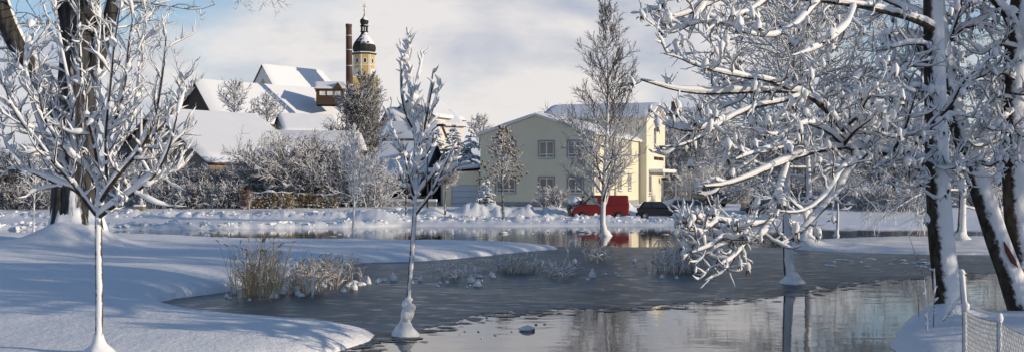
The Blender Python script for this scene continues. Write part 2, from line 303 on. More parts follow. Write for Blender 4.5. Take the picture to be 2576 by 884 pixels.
def height(X, Y):
    X = np.asarray(X, float); Y = np.asarray(Y, float)
    wob = 0.16 * fbm(X * 0.9, Y * 0.9, 3)
    d1 = sdf(LAND1, X, Y) + wob
    h = prof(d1, 0.13, 0.34, 1.5) + np.where(d1 > 0, (0.16 * fbm(X * 0.22 + 3, Y * 0.16, 3) + 0.25 * ss(-9, -26, X)) * np.clip(d1 / 3, 0, 1), 0)
    # low hump between the two arms of the bank
    h = h + 0.22 * np.exp(-((X + 12.5) / 4.5) ** 2 - ((Y - 29) / 4.0) ** 2) * (d1 > 0)
    # snow drifted up round the old trunk
    h = h + 1.05 * np.exp(-(((X + 18.0) ** 2 + (Y - 43.0) ** 2) / 2.6)) * (d1 > 0)
    d2 = sdf(LAND2, X, Y) + wob * 1.5
    n5 = fbm(X * 0.8, Y * 0.8, 4); n6 = np.abs(fbm(X * 1.7 + 40, Y * 1.7, 3))
    left = ss(-6, -12, X)
    b1 = left * 0.30 * np.exp(-((d2 - 1.2) / 0.9) ** 2) + (1 - left) * ss(22, 16, X) * 0.36 * np.exp(-((d2 - 4.2) / 2.0) ** 2)
    b2 = 0.42 * np.exp(-((Y - 87.5) / 1.7) ** 2) * ss(-5, -8, X) + 0.5 * np.exp(-((Y - 89.5) / 2.0) ** 2) * ss(-6, -3, X) * ss(5.5, 3.5, X)
    pile = 0.85 * np.exp(-((X + 10.4) / 2.3) ** 2 - ((Y - 78) / 1.8) ** 2) + 0.75 * np.exp(-((X + 6.2) / 1.6) ** 2 - ((Y - 87) / 1.4) ** 2) + 0.6 * np.exp(-((X + 2.8) / 2.4) ** 2 - ((Y - 90) / 1.2) ** 2)
    pile = pile + 0.8 * np.exp(-((X - 15.6) / 1.9) ** 2 - ((Y - 99) / 2.6) ** 2) + 1.0 * np.exp(-((X - 9.7) / 0.9) ** 2 - ((Y - 92) / 1.6) ** 2)
    h2 = prof(d2, 0.06, 0.10, 1.0) + np.where(d2 > 0, (b1 + b2) * (0.75 + 1.1 * n5 + 1.2 * n6) + pile * (0.95 + 0.25 * n5) + 0.05 * n5, 0)
    h2 = h2 + np.where(d2 > 0, 0.75 * ss(86, 95, Y) + 0.05 * np.clip(Y - 100, 0, 200) * ss(15, -20, X) + 0.012 * np.clip(Y - 110, 0, 2500) * ss(0, 30, X), 0)
    d3 = sdf(LAND3, X, Y) + wob
    h3 = prof(d3, 0.10, 0.22, 1.6) + np.where(d3 > 0, 0.15 * fbm(X * 0.4, Y * 0.3, 3) * np.clip(d3 / 3, 0, 1), 0) + 0.45 * np.exp(-(((X - 13.6) ** 2 + (Y - 48.6) ** 2) / 0.45))
    d4 = sdf(LAND4, X, Y) + wob
    h4 = prof(d4, 0.13, 0.26, 0.9) + 0.28 * np.exp(-(((X - 8.9) ** 2 + (Y - 21.4) ** 2) / 0.35)) * (d4 > 0) + np.where(d4 > 0, 0.10 * fbm(X * 0.5, Y * 0.5, 3), 0)
    return np.maximum(np.maximum(h, h2), np.maximum(h3, h4)) + np.where(Y < 60, 0.018 * fbm(X * 2.2, Y * 2.2, 3), 0)
def gz(x, y): return float(height(np.array([x]), np.array([y]))[0])

rows = np.concatenate([np.arange(1700, 900, -8), np.arange(900, 640, -1.6), np.arange(640, 560, -0.9), np.arange(560, 498, -0.7)])
Ys = CH * F / (rows - HY)
Ys = np.concatenate([[-60, -20, -5, 2, 5], Ys, [230, 260, 300, 360, 450, 600, 900, 1400, 2200, 3500]])
pxs = np.concatenate([np.arange(-2600, -300, 60), np.arange(-300, 2900, 5.5), np.arange(2900, 5200, 60)])
k = (pxs - CX) / F
Yg, Kg = np.meshgrid(Ys, k, indexing='ij'); Xg = Kg * np.maximum(Yg, 22 - 0 * Yg) * np.where(Yg < 22, 1.0, 1.0)
Zg = height(Xg, Yg); nr, ncol = Xg.shape
ii = np.arange(nr * ncol).reshape(nr, ncol)
q = np.stack([ii[:-1, :-1], ii[:-1, 1:], ii[1:, 1:], ii[1:, :-1]], -1).reshape(-1, 4)
zq = Zg.ravel()[q].max(axis=1); q = q[zq > -0.55]          # deep pond bed is never seen through the dark water
g = MB(); g.add(np.stack([Xg, Yg, Zg], -1), [q]); tag(g.obj('snow_ground', M['snow'], smooth=True), kind='structure')

# water and ice sheets ---------------------------------------------
g = MB(); g.add([(-400, -60, 0), (400, -60, 0), (400, 90, 0), (-400, 90, 0)], [np.array([[0, 1, 2, 3]])])
tag(g.obj('pond_water', M['water']), kind='structure')
edge = [(-3.6, 17.2), (-3.0, 18.9), (-1.9, 21.0), (-0.5, 24.0), (1.2, 25.0), (3.5, 25.7), (5.5, 27.0), (7.8, 29.0), (10.0, 31.0), (13.3, 34.2), (20, 38), (40, 42)]
edge = np.array(edge); tt = np.linspace(0, len(edge) - 1, 900)
ex = np.interp(tt, np.arange(len(edge)), edge[:, 0]); ey = np.interp(tt, np.arange(len(edge)), edge[:, 1])
ey = ey + 1.3 * fbm(ex * 0.8, ey * 0.4, 5) + 0.7 * fbm(ex * 3, ey * 3, 4)
far = 50.5 + 2.2 * fbm(ex * 0.25, ex * 0 + 3.0, 4)
Vn = np.stack([ex, ey, np.full_like(ex, 0.005)], -1); Vf = np.stack([ex * 1.15, np.maximum(far, ey + 0.1), np.full_like(ex, 0.005)], -1)
# left of the first edge point the ice fills the inlet
Vl = np.array([[-30, 17.2, 0.005], [-30, 52, 0.005]])
nE = len(ex); i1 = np.arange(nE - 1); qq = np.stack([i1, i1 + 1, i1 + nE + 1, i1 + nE], -1)
g = MB(); g.add(np.concatenate([Vn, Vf, Vl]), [qq, np.array([[2 * nE, 0, nE, 2 * nE + 1]])]); tag(g.obj('pond_ice', M['ice']), kind='structure')

# ================================================================== tree engine
def resample(P, n):
    P = np.asarray(P, float); L = np.concatenate([[0], np.cumsum(np.linalg.norm(np.diff(P, axis=0), axis=1))]); t = np.linspace(0, L[-1], n)
    # smooth: catmull through dense linear then box filter
    Q = np.stack([np.interp(t, L, P[:, i]) for i in range(3)], -1)
    for _ in range(2):
        Q[1:-1] = 0.25 * Q[:-2] + 0.5 * Q[1:-1] + 0.25 * Q[2:]
    return Q
def grow(rng, p, d, L, n, trop=0.0, wob=0.1):
    B = len(p); P = np.zeros((B, n, 3)); P[:, 0] = p; d = nrm(np.asarray(d, float)); st = (np.asarray(L) / (n - 1))[:, None]
    trop = np.broadcast_to(np.asarray(trop, float).reshape(-1, 1) if np.ndim(trop) else trop, (B, 1))
    for i in range(1, n):
        d = nrm(d + UP * trop + rng.normal(0, wob, (B, 3))); P[:, i] = P[:, i - 1] + d * st
    return P
def spawn(rng, P, R, k, t0, t1, a0, a1, l0, l1, rr=0.6, taper=0.55, flat=0.0, absolute=False, bias=None):
    B, n = P.shape[:2]; idx = np.repeat(np.arange(B), k)
    t = t0 + (t1 - t0) * (np.tile((np.arange(k) + 0.5) / k, B) + rng.uniform(-0.5, 0.5, B * k) / k)
    f = np.clip(t, 0, 0.999) * (n - 1); i = f.astype(int); w = (f - i)[:, None]
    pos = P[idx, i] * (1 - w) + P[idx, i + 1] * w; tan = nrm(P[idx, i + 1] - P[idx, i]); rad = R[idx, i] * (1 - w[:, 0]) + R[idx, i + 1] * w[:, 0]
    rv = rng.normal(0, 1, (B * k, 3)); rv[:, 2] *= (1 - flat)
    if bias is not None: rv = rv + np.asarray(bias)
    perp = nrm(rv - (rv * tan).sum(1, keepdims=True) * tan)
    a = np.radians(rng.uniform(a0, a1, B * k))[:, None]
    d = np.cos(a) * tan + np.sin(a) * perp
    if absolute: L = rng.uniform(l0, l1, B * k) * (1 - taper * t)
    else:
        pl = np.linalg.norm(np.diff(P, axis=1), axis=2).sum(1)[idx]; L = pl * rng.uniform(l0, l1, B * k) * (1 - taper * t)
    return pos, d, L, rad * rr
def radii(r0, n, tip=0.2, pw=1.0):
    t = np.linspace(0, 1, n) ** pw; return np.asarray(r0)[:, None] * (1 - (1 - tip) * t)[None, :]
def frames(P):
    T = nrm(np.gradient(P, axis=1)); mt = nrm(P[:, -1] - P[:, 0])
    ref = np.where(np.abs(mt[:, 2:3]) < 0.93, UP[None, :], np.array([[0.3, 1., 0.]]))
    a = nrm(np.cross(T, ref[:, None, :] + 0 * T)); b = np.cross(a, T); return T, a, b
def tubes(mb, P, R, k=4, mi=0):
    if len(P) == 0: return
    B, n = P.shape[:2]; T, a, b = frames(P); th = np.arange(k) * 2 * np.pi / k
    V = P[:, :, None, :] + R[:, :, None, None] * (np.cos(th)[None, None, :, None] * a[:, :, None, :] + np.sin(th)[None, None, :, None] * b[:, :, None, :])
    tubefaces(mb, V, mi)
def tubefaces(mb, V, mi=0):
    B, n, k = V.shape[:3]; base = np.arange(B)[:, None, None] * n * k; i = np.arange(n - 1)[None, :, None] * k; j = np.arange(k)[None, None, :]; j2 = (j + 1) % k
    q = np.stack([base + i + j, base + i + j2, base + i + k + j2, base + i + k + j], -1).reshape(-1, 4)
    mb.add(V.reshape(-1, 3), [q[:, ::-1]], mi)
def snowtubes(mb, P, R, S, rng, k=6, lump=0.35, lift=0.62, vert=0.3, blow=None):
    """pillow of snow lying along the top of every branch"""
    if len(P) == 0: return
    B, n = P.shape[:2]; T, _, _ = frames(P)
    side = np.cross(T, UP[None, None, :] + 0 * T); bad = np.linalg.norm(side, axis=-1, keepdims=True) < 0.15
    side = nrm(np.where(bad, np.array([1., 0.2, 0.])[None, None, :], side)); nb = np.cross(side, T); nb = nb * np.sign(nb[..., 2:3] + 1e-6)
    h = np.sqrt(np.clip(1 - T[..., 2] ** 2, 0, 1)); nl = rng.normal(0, 1, (B, n + 2)); nl = 0.9 * (nl[:, :-2] + 1.4 * nl[:, 1:-1] + nl[:, 2:]) / 2.2
    s = S * (vert + (1 - vert) * h) * np.clip(1 + lump * nl, 0.15, 2.0)
    off = nb * (R * 0.5 + s * lift)[..., None]
    if blow is not None: off = off + np.asarray(blow)[None, None, :] * (R * 0.5)[..., None]
    C = P + off; a = side * (R * 0.85 + s * 0.52)[..., None]; b = nb * (R * 0.35 + s * 0.62)[..., None]
    th = np.arange(k) * 2 * np.pi / k
    V = C[:, :, None, :] + np.cos(th)[None, None, :, None] * a[:, :, None, :] + np.sin(th)[None, None, :, None] * b[:, :, None, :]
    # round both ends
    V[:, 0] = C[:, 0, None, :] + 0.25 * (V[:, 0] - C[:, 0, None, :]); V[:, -1] = C[:, -1, None, :] + 0.15 * (V[:, -1] - C[:, -1, None, :])
    tubefaces(mb, V)
def blob(mb, c, r, rng, n=6, k=8, j=0.18, mi=0):
    """lumpy rounded pillow, r = (rx, ry, rz)"""
    ph = np.linspace(-np.pi / 2, np.pi / 2, n); th = np.arange(k) * 2 * np.pi / k
    V = np.stack([np.cos(ph)[:, None] * np.cos(th)[None], np.cos(ph)[:, None] * np.sin(th)[None], np.sin(ph)[:, None] + 0 * th[None]], -1)
    V = V * (1 + j * rng.normal(0, 1, (n, k)))[..., None]; V[0] = V[0].mean(0); V[-1] = V[-1].mean(0)
    tubefaces(mb, (V * np.asarray(r) + np.asarray(c))[None], mi)
def limbs_from_px(lines, Y0, rng, n=14, base=None):
    """polylines (x, y[, depth offset]) in picture units at distance Y0, each leaving the trunk and drifting nearer or farther"""
    out = []
    for ln in lines:
        dy = rng.uniform(-1, 1); L = len(ln); pts = []
        for i, p in enumerate(ln):
            off = p[2] if len(p) > 2 else dy * 0.9 * i / max(L - 1, 1)
            pts.append(at(p[0], p[1], Y0 + off))
        out.append(resample(pts, n))
    return np.array(out)
def ramp(rng, B, n, amt, kind='even'):
    t = np.linspace(0, 1, n)
    if kind == 'spindle': pr = 0.10 + 1.25 * np.sin(np.pi * np.clip(t ** 0.85 * 0.95 + 0.05, 0, 1)) ** 1.1
    elif kind == 'base': pr = 1.35 - 1.0 * t
    else: pr = 1.0 - 0.75 * np.clip((t - 0.7) / 0.3, 0, 1)
    return amt * pr[None, :] * rng.uniform(0.6, 1.3, (B, 1))

# ================================================================== big structure: buildings
def walls(mb, p0, p1, z0, z1, holes=(), depth=0.14, mi=0):
    """upright wall from p0 to p1 (outside on the right-hand side) with real window openings"""
    p0 = np.array(p0, float); p1 = np.array(p1, float); L = np.linalg.norm(p1 - p0); d = (p1 - p0) / L; nn = np.array([d[1], -d[0]])
    ss_ = sorted({0, L} | {h[0] for h in holes} | {h[2] for h in holes}); zs = sorted({z0, z1} | {h[1] for h in holes} | {h[3] for h in holes})
    def pt(s, z, o=0.0): q = p0 + d * s + nn * o; return (q[0], q[1], z)
    for i in range(len(ss_) - 1):
        for j in range(len(zs) - 1):
            cs, cz = (ss_[i] + ss_[i + 1]) / 2, (zs[j] + zs[j + 1]) / 2
            if any(h[0] < cs < h[2] and h[1] < cz < h[3] for h in holes): continue
            mb.poly([pt(ss_[i], zs[j]), pt(ss_[i + 1], zs[j]), pt(ss_[i + 1], zs[j + 1]), pt(ss_[i], zs[j + 1])], mi)
    for h in holes:
        a, b_, c, e = pt(h[0], h[1]), pt(h[2], h[1]), pt(h[2], h[3]), pt(h[0], h[3]); A, B, C, E = pt(h[0], h[1], -depth), pt(h[2], h[1], -depth), pt(h[2], h[3], -depth), pt(h[0], h[3], -depth)
        for f in ([a, A, B, b_], [b_, B, C, c], [c, C, E, e], [e, E, A, a]): mb.poly(f, mi)
    return pt
def obox(mb, pt, s0, s1, z0, z1, o0, o1, mi=0):
    V = [pt(s0, z0, o0), pt(s1, z0, o0), pt(s1, z0, o1), pt(s0, z0, o1), pt(s0, z1, o0), pt(s1, z1, o0), pt(s1, z1, o1), pt(s0, z1, o1)]
    mb.add(V, [np.array([(0,1,2,3),(7,6,5,4),(4,5,1,0),(5,6,2,1),(6,7,3,2),(7,4,0,3)])], mi)
def windows(parent, pt, holes, pane='pane', mull=1, trans=0.3, sill=True, snow=True, trim=None):
    for h in holes:
        s0, z0, s1, z1 = h[:4]; mu = h[4] if len(h) > 4 else mull
        f = MB(); w = 0.07
        obox(f, pt, s0, s0 + w, z0, z1, -0.12, -0.04); obox(f, pt, s1 - w, s1, z0, z1, -0.12, -0.04)
        obox(f, pt, s0 + w, s1 - w, z0, z0 + w, -0.12, -0.043); obox(f, pt, s0 + w, s1 - w, z1 - w, z1, -0.12, -0.043)
        for k_ in range(mu):
            c = s0 + (s1 - s0) * (k_ + 1) / (mu + 1); obox(f, pt, c - 0.05, c + 0.05, z0 + w, z1 - w, -0.12, -0.046)
        if trans: obox(f, pt, s0 + w, s1 - w, z0 + trans, z0 + trans + 0.08, -0.12, -0.05)
        if trim:
            obox(f, pt, s0 - 0.14, s0, z0, z1 + 0.14, 0.0, 0.03, 1); obox(f, pt, s1, s1 + 0.14, z0, z1 + 0.14, 0.0, 0.03, 1); obox(f, pt, s0, s1, z1, z1 + 0.14, 0.0, 0.028, 1)
        o = f.obj('window', [M['frame'], M[trim or 'frame']], parent)
        g = MB(); g.poly([pt(s0 + 0.02, z0 + 0.02, -0.10), pt(s1 - 0.02, z0 + 0.02, -0.10), pt(s1 - 0.02, z1 - 0.02, -0.10), pt(s0 + 0.02, z1 - 0.02, -0.10)]); g.obj('pane', M[pane], o)
        if sill:
            g = MB(); obox(g, pt, s0 - 0.08, s1 + 0.08, z0 - 0.07, z0 - 0.004, -0.10, 0.12); g.obj('sill', M['zinc'], o)
            if snow:
                g = MB(); obox(g, pt, s0 - 0.06, s1 + 0.06, z0 - 0.002, z0 + 0.09, -0.09, 0.11); g.obj('sill_snow', M['snow_branch'], o, bevel=0.03)
def snow_slab(mb, quad, th, ns=26, nt=14, rng=None, lump=0.06, over=0.06):
    """blanket of snow on a sloping quad a,b,c,d (a-b eave, c-d ridge)"""
    a, b, c, d = [np.array(v, float) for v in quad]
    s = np.linspace(0, 1, ns)[:, None, None]; t = np.linspace(0, 1, nt)[None, :, None]
    P = (a * (1 - s) + b * s) * (1 - t) + (d * (1 - s) + c * s) * t
    nn = nrm(np.cross(b - a, d - a)); nn = nn if nn[2] > 0 else -nn
    sx = np.minimum(s, 1 - s) * np.linalg.norm(b - a); tx = t * np.linalg.norm(d - a)
    e = (1 - np.exp(-np.minimum(sx, tx + 0 * sx) / 0.12))
    hgt = th * (0.15 + 0.85 * e[..., 0]) + lump * fbm(P[..., 0] * 0.5 + P[..., 1] * 0.31, P[..., 2] * 0.5 + P[..., 1] * 0.4, 3)
    V = P + nn * np.maximum(hgt, 0.05)[..., None]
    V = np.concatenate([V, P[:, :1] - 0.0 * nn], axis=1) if False else V
    n0, n1 = V.shape[:2]; ix = np.arange(n0 * n1).reshape(n0, n1)
    q = np.stack([ix[:-1, :-1], ix[1:, :-1], ix[1:, 1:], ix[:-1, 1:]], -1).reshape(-1, 4); mb.add(V, [q])
    # skirt round the rim
    rim = np.concatenate([V[:, 0], V[-1, 1:], V[::-1, -1][1:], V[0, ::-1][1:]]); low = np.concatenate([P[:, 0], P[-1, 1:], P[::-1, -1][1:], P[0, ::-1][1:]])
    m_ = len(rim); i = np.arange(m_); j = (i + 1) % m_
    mb.add(np.concatenate([rim, low]), [np.stack([i, j, j + m_, i + m_], -1)])
def gabled(name, label, cat, loc, rz, W, D, eave, ridge, axis='x', wall='wall_grey_brown', roofm='roof_tile', th=0.3, over=0.4, gover=0.3, holes=None, gable_mat=None, ridge_off=0.5, base=0.0, group=None, **wk):
    """W along local x (front), D along local y (away); gable ends at x ends (axis x) or at front/back (axis y)"""
    t = thing(name, label, cat, loc, rz, group); holes = holes or {}
    C = [(0, 0), (W, 0), (W, D), (0, D)]; mb = MB(); pts = []
    sides = ['front', 'right', 'back', 'left']
    for i in range(4): pts.append(walls(mb, C[i], C[(i + 1) % 4], base, eave, holes.get(sides[i], ())))
    gm = 1 if gable_mat else 0
    if axis == 'x':
        yr = D * ridge_off
        mb.poly([(W, 0, eave), (W, D, eave), (W, yr, ridge)], gm); mb.poly([(0, D, eave), (0, 0, eave), (0, yr, ridge)], gm)
    else:
        xr = W * ridge_off
        mb.poly([(0, 0, eave), (W, 0, eave), (xr, 0, ridge)], gm); mb.poly([(W, D, eave), (0, D, eave), (xr, D, ridge)], gm)
    w_ = mb.obj('wall', [M[wall], M[gable_mat or wall]], t)
    for i, s_ in enumerate(sides):
        if holes.get(s_): windows(t, pts[i], holes[s_], **wk)
    rf = MB(); sn = MB()
    if axis == 'x':
        k0 = (ridge - eave) / yr; k1 = (ridge - eave) / (D - yr); x0, x1 = -gover, W + gover
        Q = [[(x0, -over, eave - over * k0), (x1, -over, eave - over * k0), (x1, yr, ridge), (x0, yr, ridge)],
             [(x1, D + over, eave - over * k1), (x0, D + over, eave - over * k1), (x0, yr, ridge), (x1, yr, ridge)]]
    else:
        k0 = (ridge - eave) / xr; k1 = (ridge - eave) / (W - xr); y0, y1 = -gover, D + gover
        Q = [[(-over, y1, eave - over * k0), (-over, y0, eave - over * k0), (xr, y0, ridge), (xr, y1, ridge)],
             [(W + over, y0, eave - over * k1), (W + over, y1, eave - over * k1), (xr, y1, ridge), (xr, y0, ridge)]]
    for qd in Q:
        lo = [np.array(v) + (0, 0, 0.02) for v in qd]; hi = [v + (0, 0, 0.16) for v in lo]
        rf.add(lo + hi, [np.array([(0,3,2,1),(4,5,6,7),(0,1,5,4),(1,2,6,5),(2,3,7,6),(3,0,4,7)])])
        snow_slab(sn, [v + (0, 0, 0.004) for v in hi], th)
    r = rf.obj('roof', M[roofm], t); sn.obj('roof_snow', M['snow_roof'], r, smooth=True)
    return t, pts

# main house: pale yellow two-storey house, gable to the pond ------------------
hx, hy = at(1208, 0, 97.7)[:2]; hz = 0.75
def wpx(x0, x1, y0, y1, Y=95.5):   # picture box on the gable -> (s0, z0, s1, z1) along the gable
    sx = lambda x: (x - 1208) / (1490 - 1208) * 10.8
    zz = lambda y: CH + (HY - y) / F * Y - hz
    return (sx(x0), zz(y1), sx(x1), zz(y0))
gw = [wpx(1250, 1297, 356, 397), wpx(1359, 1394.5, 356, 397), wpx(1430.5, 1466, 356, 397), wpx(1250, 1297, 447, 485), wpx(1359, 1394.5, 447, 485), wpx(1430.5, 1466, 447, 485)]
gw[0] += (2,); gw[3] += (2,)
rw = [(1.2, 5.0, 2.3, 6.6), (5.2, 5.0, 6.4, 6.6), (9.3, 5.0, 10.5, 6.6), (13.4, 5.0, 14.6, 6.6), (1.2, 1.6, 2.3, 3.2), (4.8, 0.3, 6.0, 3.0), (9.3, 1.6, 10.5, 3.2), (13.4, 1.6, 14.6, 3.2)]
house, hp = gabled('house', 'pale yellow two-storey house with its gable towards the pond, beside the red van', 'house', (hx, hy, hz), R_(-20), 10.8, 18, 6.75, 8.45, 'y', 'wall_yellow',
                   holes={'front': gw, 'right': rw}, th=0.22, over=0.35, gover=0.25, base=-0.6, pane='pane_warm', trim='plinth', roofm='white_trim')
g = MB(); obox(g, hp[0], 0.0, 10.82, -0.5, 0.62, 0.004, 0.05); obox(g, hp[1], 0.0, 18, -0.5, 0.62, 0.004, 0.05); g.obj('plinth', M['plinth'], house)
for s_ in (0.12, 7.9): g = MB(); obox(g, hp[1], s_, s_ + 0.12, 0.0, 6.7, 0.03, 0.15); g.obj('downpipe', M['white_trim'], house)
g = MB(); obox(g, hp[0], 0.35, 0.55, 3.2, 3.4, 0.02, 0.25); g.obj('wall_lamp', M['frame'], house)
# small entrance canopy and bay on the sunny side
g = MB(); obox(g, hp[1], 3.6, 7.0, 3.25, 3.4, 0.01, 1.3); cn = g.obj('canopy', M['zinc'], house); g = MB(); obox(g, hp[1], 3.55, 7.05, 3.405, 3.62, 0.02, 1.34); g.obj('canopy_snow', M['snow_roof'], cn, bevel=0.06)
# taller rear wing, sunlit gable end
wx, wy = hx + 18.3 * math.sin(R_(20)) , hy + 18.3 * math.cos(R_(20))
fr = [(1.0 + 2.2 * i, 8.0, 2.0 + 2.2 * i, 9.1) for i in range(5)]
wing, wp = gabled('house', 'tall cream house behind the yellow one, its narrow gable end in full sun', 'house', (wx, wy, hz), R_(-20), 11.6, 9.5, 9.3, 10.85, 'x', 'wall_white',
                  holes={'right': [(3.6, 6.1, 4.9, 8.4), (1.1, 1.0, 2.6, 3.2)]}, th=0.2, over=0.5, gover=0.45, base=-0.6, pane='pane', roofm='white_trim')
g = MB(); obox(g, wp[1], 1.2, 8.6, 3.5, 3.62, 0.01, 1.5); cn = g.obj('canopy', M['white_trim'], wing); g = MB(); obox(g, wp[1], 1.1, 8.7, 3.625, 3.85, 0.02, 1.55); g.obj('canopy_snow', M['snow_roof'], cn, bevel=0.07)
# wall lettering: too far to read in the photograph, short dark strokes only
g = MB(); rr = random.Random(3); s = 3.6
while s < 8.4:
    w = rr.uniform(0.30, 0.44); obox(g, wp[1], s, s + 0.08, 4.85, 5.22, 0.01, 0.04); obox(g, wp[1], s + w - 0.08, s + w, 4.85, 5.22, 0.01, 0.04)
    zz_ = rr.choice([4.85, 5.0, 5.14]); obox(g, wp[1], s + 0.08, s + w - 0.08, zz_, zz_ + 0.08, 0.01, 0.035); s += w + 0.16
g.obj('lettering', M['wood_brown'], wing)['kind'] = 'stuff'
g = MB(); obox(g, wp[1], 6.3, 6.5, 5.8, 6.5, 0.02, 0.35); g.obj('wall_lantern', M['black'], wing)
g = MB(); obox(g, wp[1], 6.35, 6.47, 0.9, 2.5, 0.5, 0.62); obox(g, wp[1], 6.1, 6.7, 2.5, 2.95, 0.3, 0.8); g.obj('porch_lamp', M['black'], wing)

# flat-roofed garage against the house ---------------------------------
gx, gy = hx - 3.6, hy + 1.1
ga = thing('garage', 'low flat-roofed garage with pale blue-grey door against the yellow house', 'garage', (gx, gy, hz), R_(-8))
mb = MB(); gp_ = walls(mb, (0, 0), (3.5, 0), -0.5, 3.45, [(0.85, -0.1, 3.35, 2.15)]); walls(mb, (3.5, 0), (3.5, 6), -0.5, 3.45); walls(mb, (3.5, 6), (0, 6), -0.5, 3.45); walls(mb, (0, 6), (0, 0), -0.5, 3.45)
mb.obj('wall', M['wall_yellow'], ga)
dr = None
for k_ in range(4):
    g = MB(); obox(g, gp_, 0.87, 3.33, -0.1 + k_ * 0.56, 0.44 + k_ * 0.56, -0.12, -0.08)
    o = g.obj('door_panel', M['door'], ga, bevel=0.01)
rf = MB(); rf.add([(-2.6, -0.3, 3.2), (3.5, -0.3, 3.75), (3.5, 6.2, 3.75), (-2.6, 6.2, 3.2), (-2.6, -0.3, 3.36), (3.5, -0.3, 3.91), (3.5, 6.2, 3.91), (-2.6, 6.2, 3.36)], [np.array([(0,3,2,1),(4,5,6,7),(0,1,5,4),(1,2,6,5),(2,3,7,6),(3,0,4,7)])])
r = rf.obj('roof', M['zinc'], ga); sn = MB(); snow_slab(sn, [(-2.6, -0.3, 3.365), (3.5, -0.3, 3.915), (3.5, 6.2, 3.915), (-2.6, 6.2, 3.365)], 0.28); sn.obj('roof_snow', M['snow_roof'], r, smooth=True)
for px_ in (-2.4, -1.1, -0.15):
    g = MB(); g.box((px_, 0.0, -0.6), (px_ + 0.12, 0.12, 3.25)); g.obj('post', M['plinth'], ga)
g = MB(); g.box((-2.28, 0.03, 0.25), (-1.1, 0.07, 1.1)); g.obj('glass_screen', M['pane'], ga)

# long low shed roof in shade, left of the garage ----------------------
sx_, sy_ = at(925, 0, 104)[:2]
gabled('carport', 'open carport, its shaded inside painted as black walls, under a wide snow-blue roof, left of the garage', 'carport', (sx_, sy_, 0.8), R_(-14), 5.6, 8, 2.9, 6.1, 'x', 'black', th=0.35, over=0.5, gover=0.3)  # closed black walls stand in for the shade under the open roof
g = MB(); s0 = at(930, 0, 99); g.box((0, 0, -0.4), (6.4, 0.3, 0.55)); o = g.obj('garden_wall', M['plinth'], None, loc=(s0[0], s0[1], 0.8)); o.rotation_euler[2] = R_(-8)
tag(o, 'low grey wall with a snow cap in front of the open carport', 'wall')
g = MB(); g.box((-0.05, -0.06, 0.555), (6.45, 0.36, 0.8)); g.obj('snow_cap', M['snow_roof'], o, bevel=0.08)

# lower barn, big brewery barn, church nave: all turned 45 degrees -------
A = at(522, 410, 105)
gabled('barn', 'low barn with a wide sunlit snow roof behind the garden hedge', 'barn', (A[0], A[1], 1.0), R_(46), 12.6, 22, A[2] - 1.0 + 0.15, 9.6, 'x', 'wall_grey_brown', th=0.4, over=0.5, gover=0.4, base=-1)
A = at(676, 352, 116)
gabled('barn', 'long flat snow-roofed outbuilding joined to the right of the low barn', 'barn', (A[0], A[1], 1.5), R_(14), 10.5, 12, 5.2, 7.2, 'x', 'wall_grey_brown', th=0.4, base=-1)
A = at(545, 300, 150)
gabled('barn', 'tall dark-gabled brewery barn with a steep snow roof, left of the chimney', 'barn', (A[0], A[1], 4.0), R_(44.6), 22.5, 11.8, A[2] - 4.0, 13.9, 'x', 'wood_dark', th=0.45, over=0.6, gover=0.5, base=-3)
A = at(716, 331, 146)
gabled('barn', 'snow-covered lean-to roof below the eave of the dark-gabled barn', 'barn', (A[0], A[1], 4.0), R_(25), 8.0, 7, A[2] - 4.0, 8.6, 'x', 'wall_grey_brown', th=0.35, base=-3)
# wooden roof house on the barn ridge
A = at(795, 250, 160)
hut, hpt = gabled('roof_hut', 'brown timber hut with three windows perched on the barn ridge by the chimney', 'hut', (A[0], A[1], A[2] - 0.1), R_(8), 4.2, 3.5, 1.75, 2.7, 'x', 'wood_brown', th=0.15, over=0.35, gover=0.3,
       holes={'front': [(0.5, 0.75, 1.5, 1.45), (1.65, 0.75, 2.65, 1.45), (2.8, 0.75, 3.8, 1.45)]}, pane='wall_white2', trans=0, mull=0, sill=False, base=-0.7)
g = MB(); g.add([(2.5, -0.42, 1.7), (4.0, -0.42, 1.7), (3.25, -0.42, 2.75), (2.5, 1.5, 1.7), (4.0, 1.5, 1.7), (3.25, 1.5, 2.75)], [np.array([(0, 1, 2)]), np.array([(1, 4, 5, 2), (0, 2, 5, 3)])]); g.obj('dormer', M['wood_brown'], hut)
# church nave
A = at(661, 163.6, 320)
nave = thing('church_nave', 'ochre-gabled church nave with a steep snow roof left of the tower', 'church', (A[0], A[1], 12.0), R_(50))
H = A[2] - 12.0; ev = H - 8.6; hw = 7.2; L = 27
mb = MB(); C = [(0, -hw), (L, -hw), (L, hw), (0, hw)]
for i in range(4): walls(mb, C[i], C[(i + 1) % 4], -8, ev)
mb.poly([(0, hw, ev), (0, -hw, ev), (0, 0, H)], 1)
mb.obj('wall', [M['wall_white2'], M['wall_white2']], nave)
g = MB(); g.poly([(-0.05, 3.2, ev - 1.0), (-0.05, -3.2, ev - 1.0), (-0.05, -3.2, ev + 0.3), (-0.05, 0, ev + 4.6), (-0.05, 3.2, ev + 0.3)]); g.obj('gable_panel', M['wall_church'], nave)
rf = MB(); sn = MB()
for sg in (-1, 1):
    qd = [(-0.5, sg * (hw + 0.4), ev - 0.5), (L, sg * (hw + 0.4), ev - 0.5), (L - 4.5, 0, H), (-0.5, 0, H)]
    rf.add([np.array(v) + (0, 0, 0.03) for v in qd], [np.array([[0, 1, 2, 3]])]); snow_slab(sn, [np.array(v) + (0, 0, 0.08) for v in qd], 0.4, rng=None)
qd = [(L, -hw - 0.4, ev - 0.5), (L, hw + 0.4, ev - 0.5), (L - 4.5, 0, H)]
rf.add([np.array(v) + (0, 0, 0.03) for v in qd], [np.array([[0, 1, 2]])]); snow_slab(sn, [np.array(v) + (0, 0, 0.08) for v in qd + [qd[2]]], 0.4)
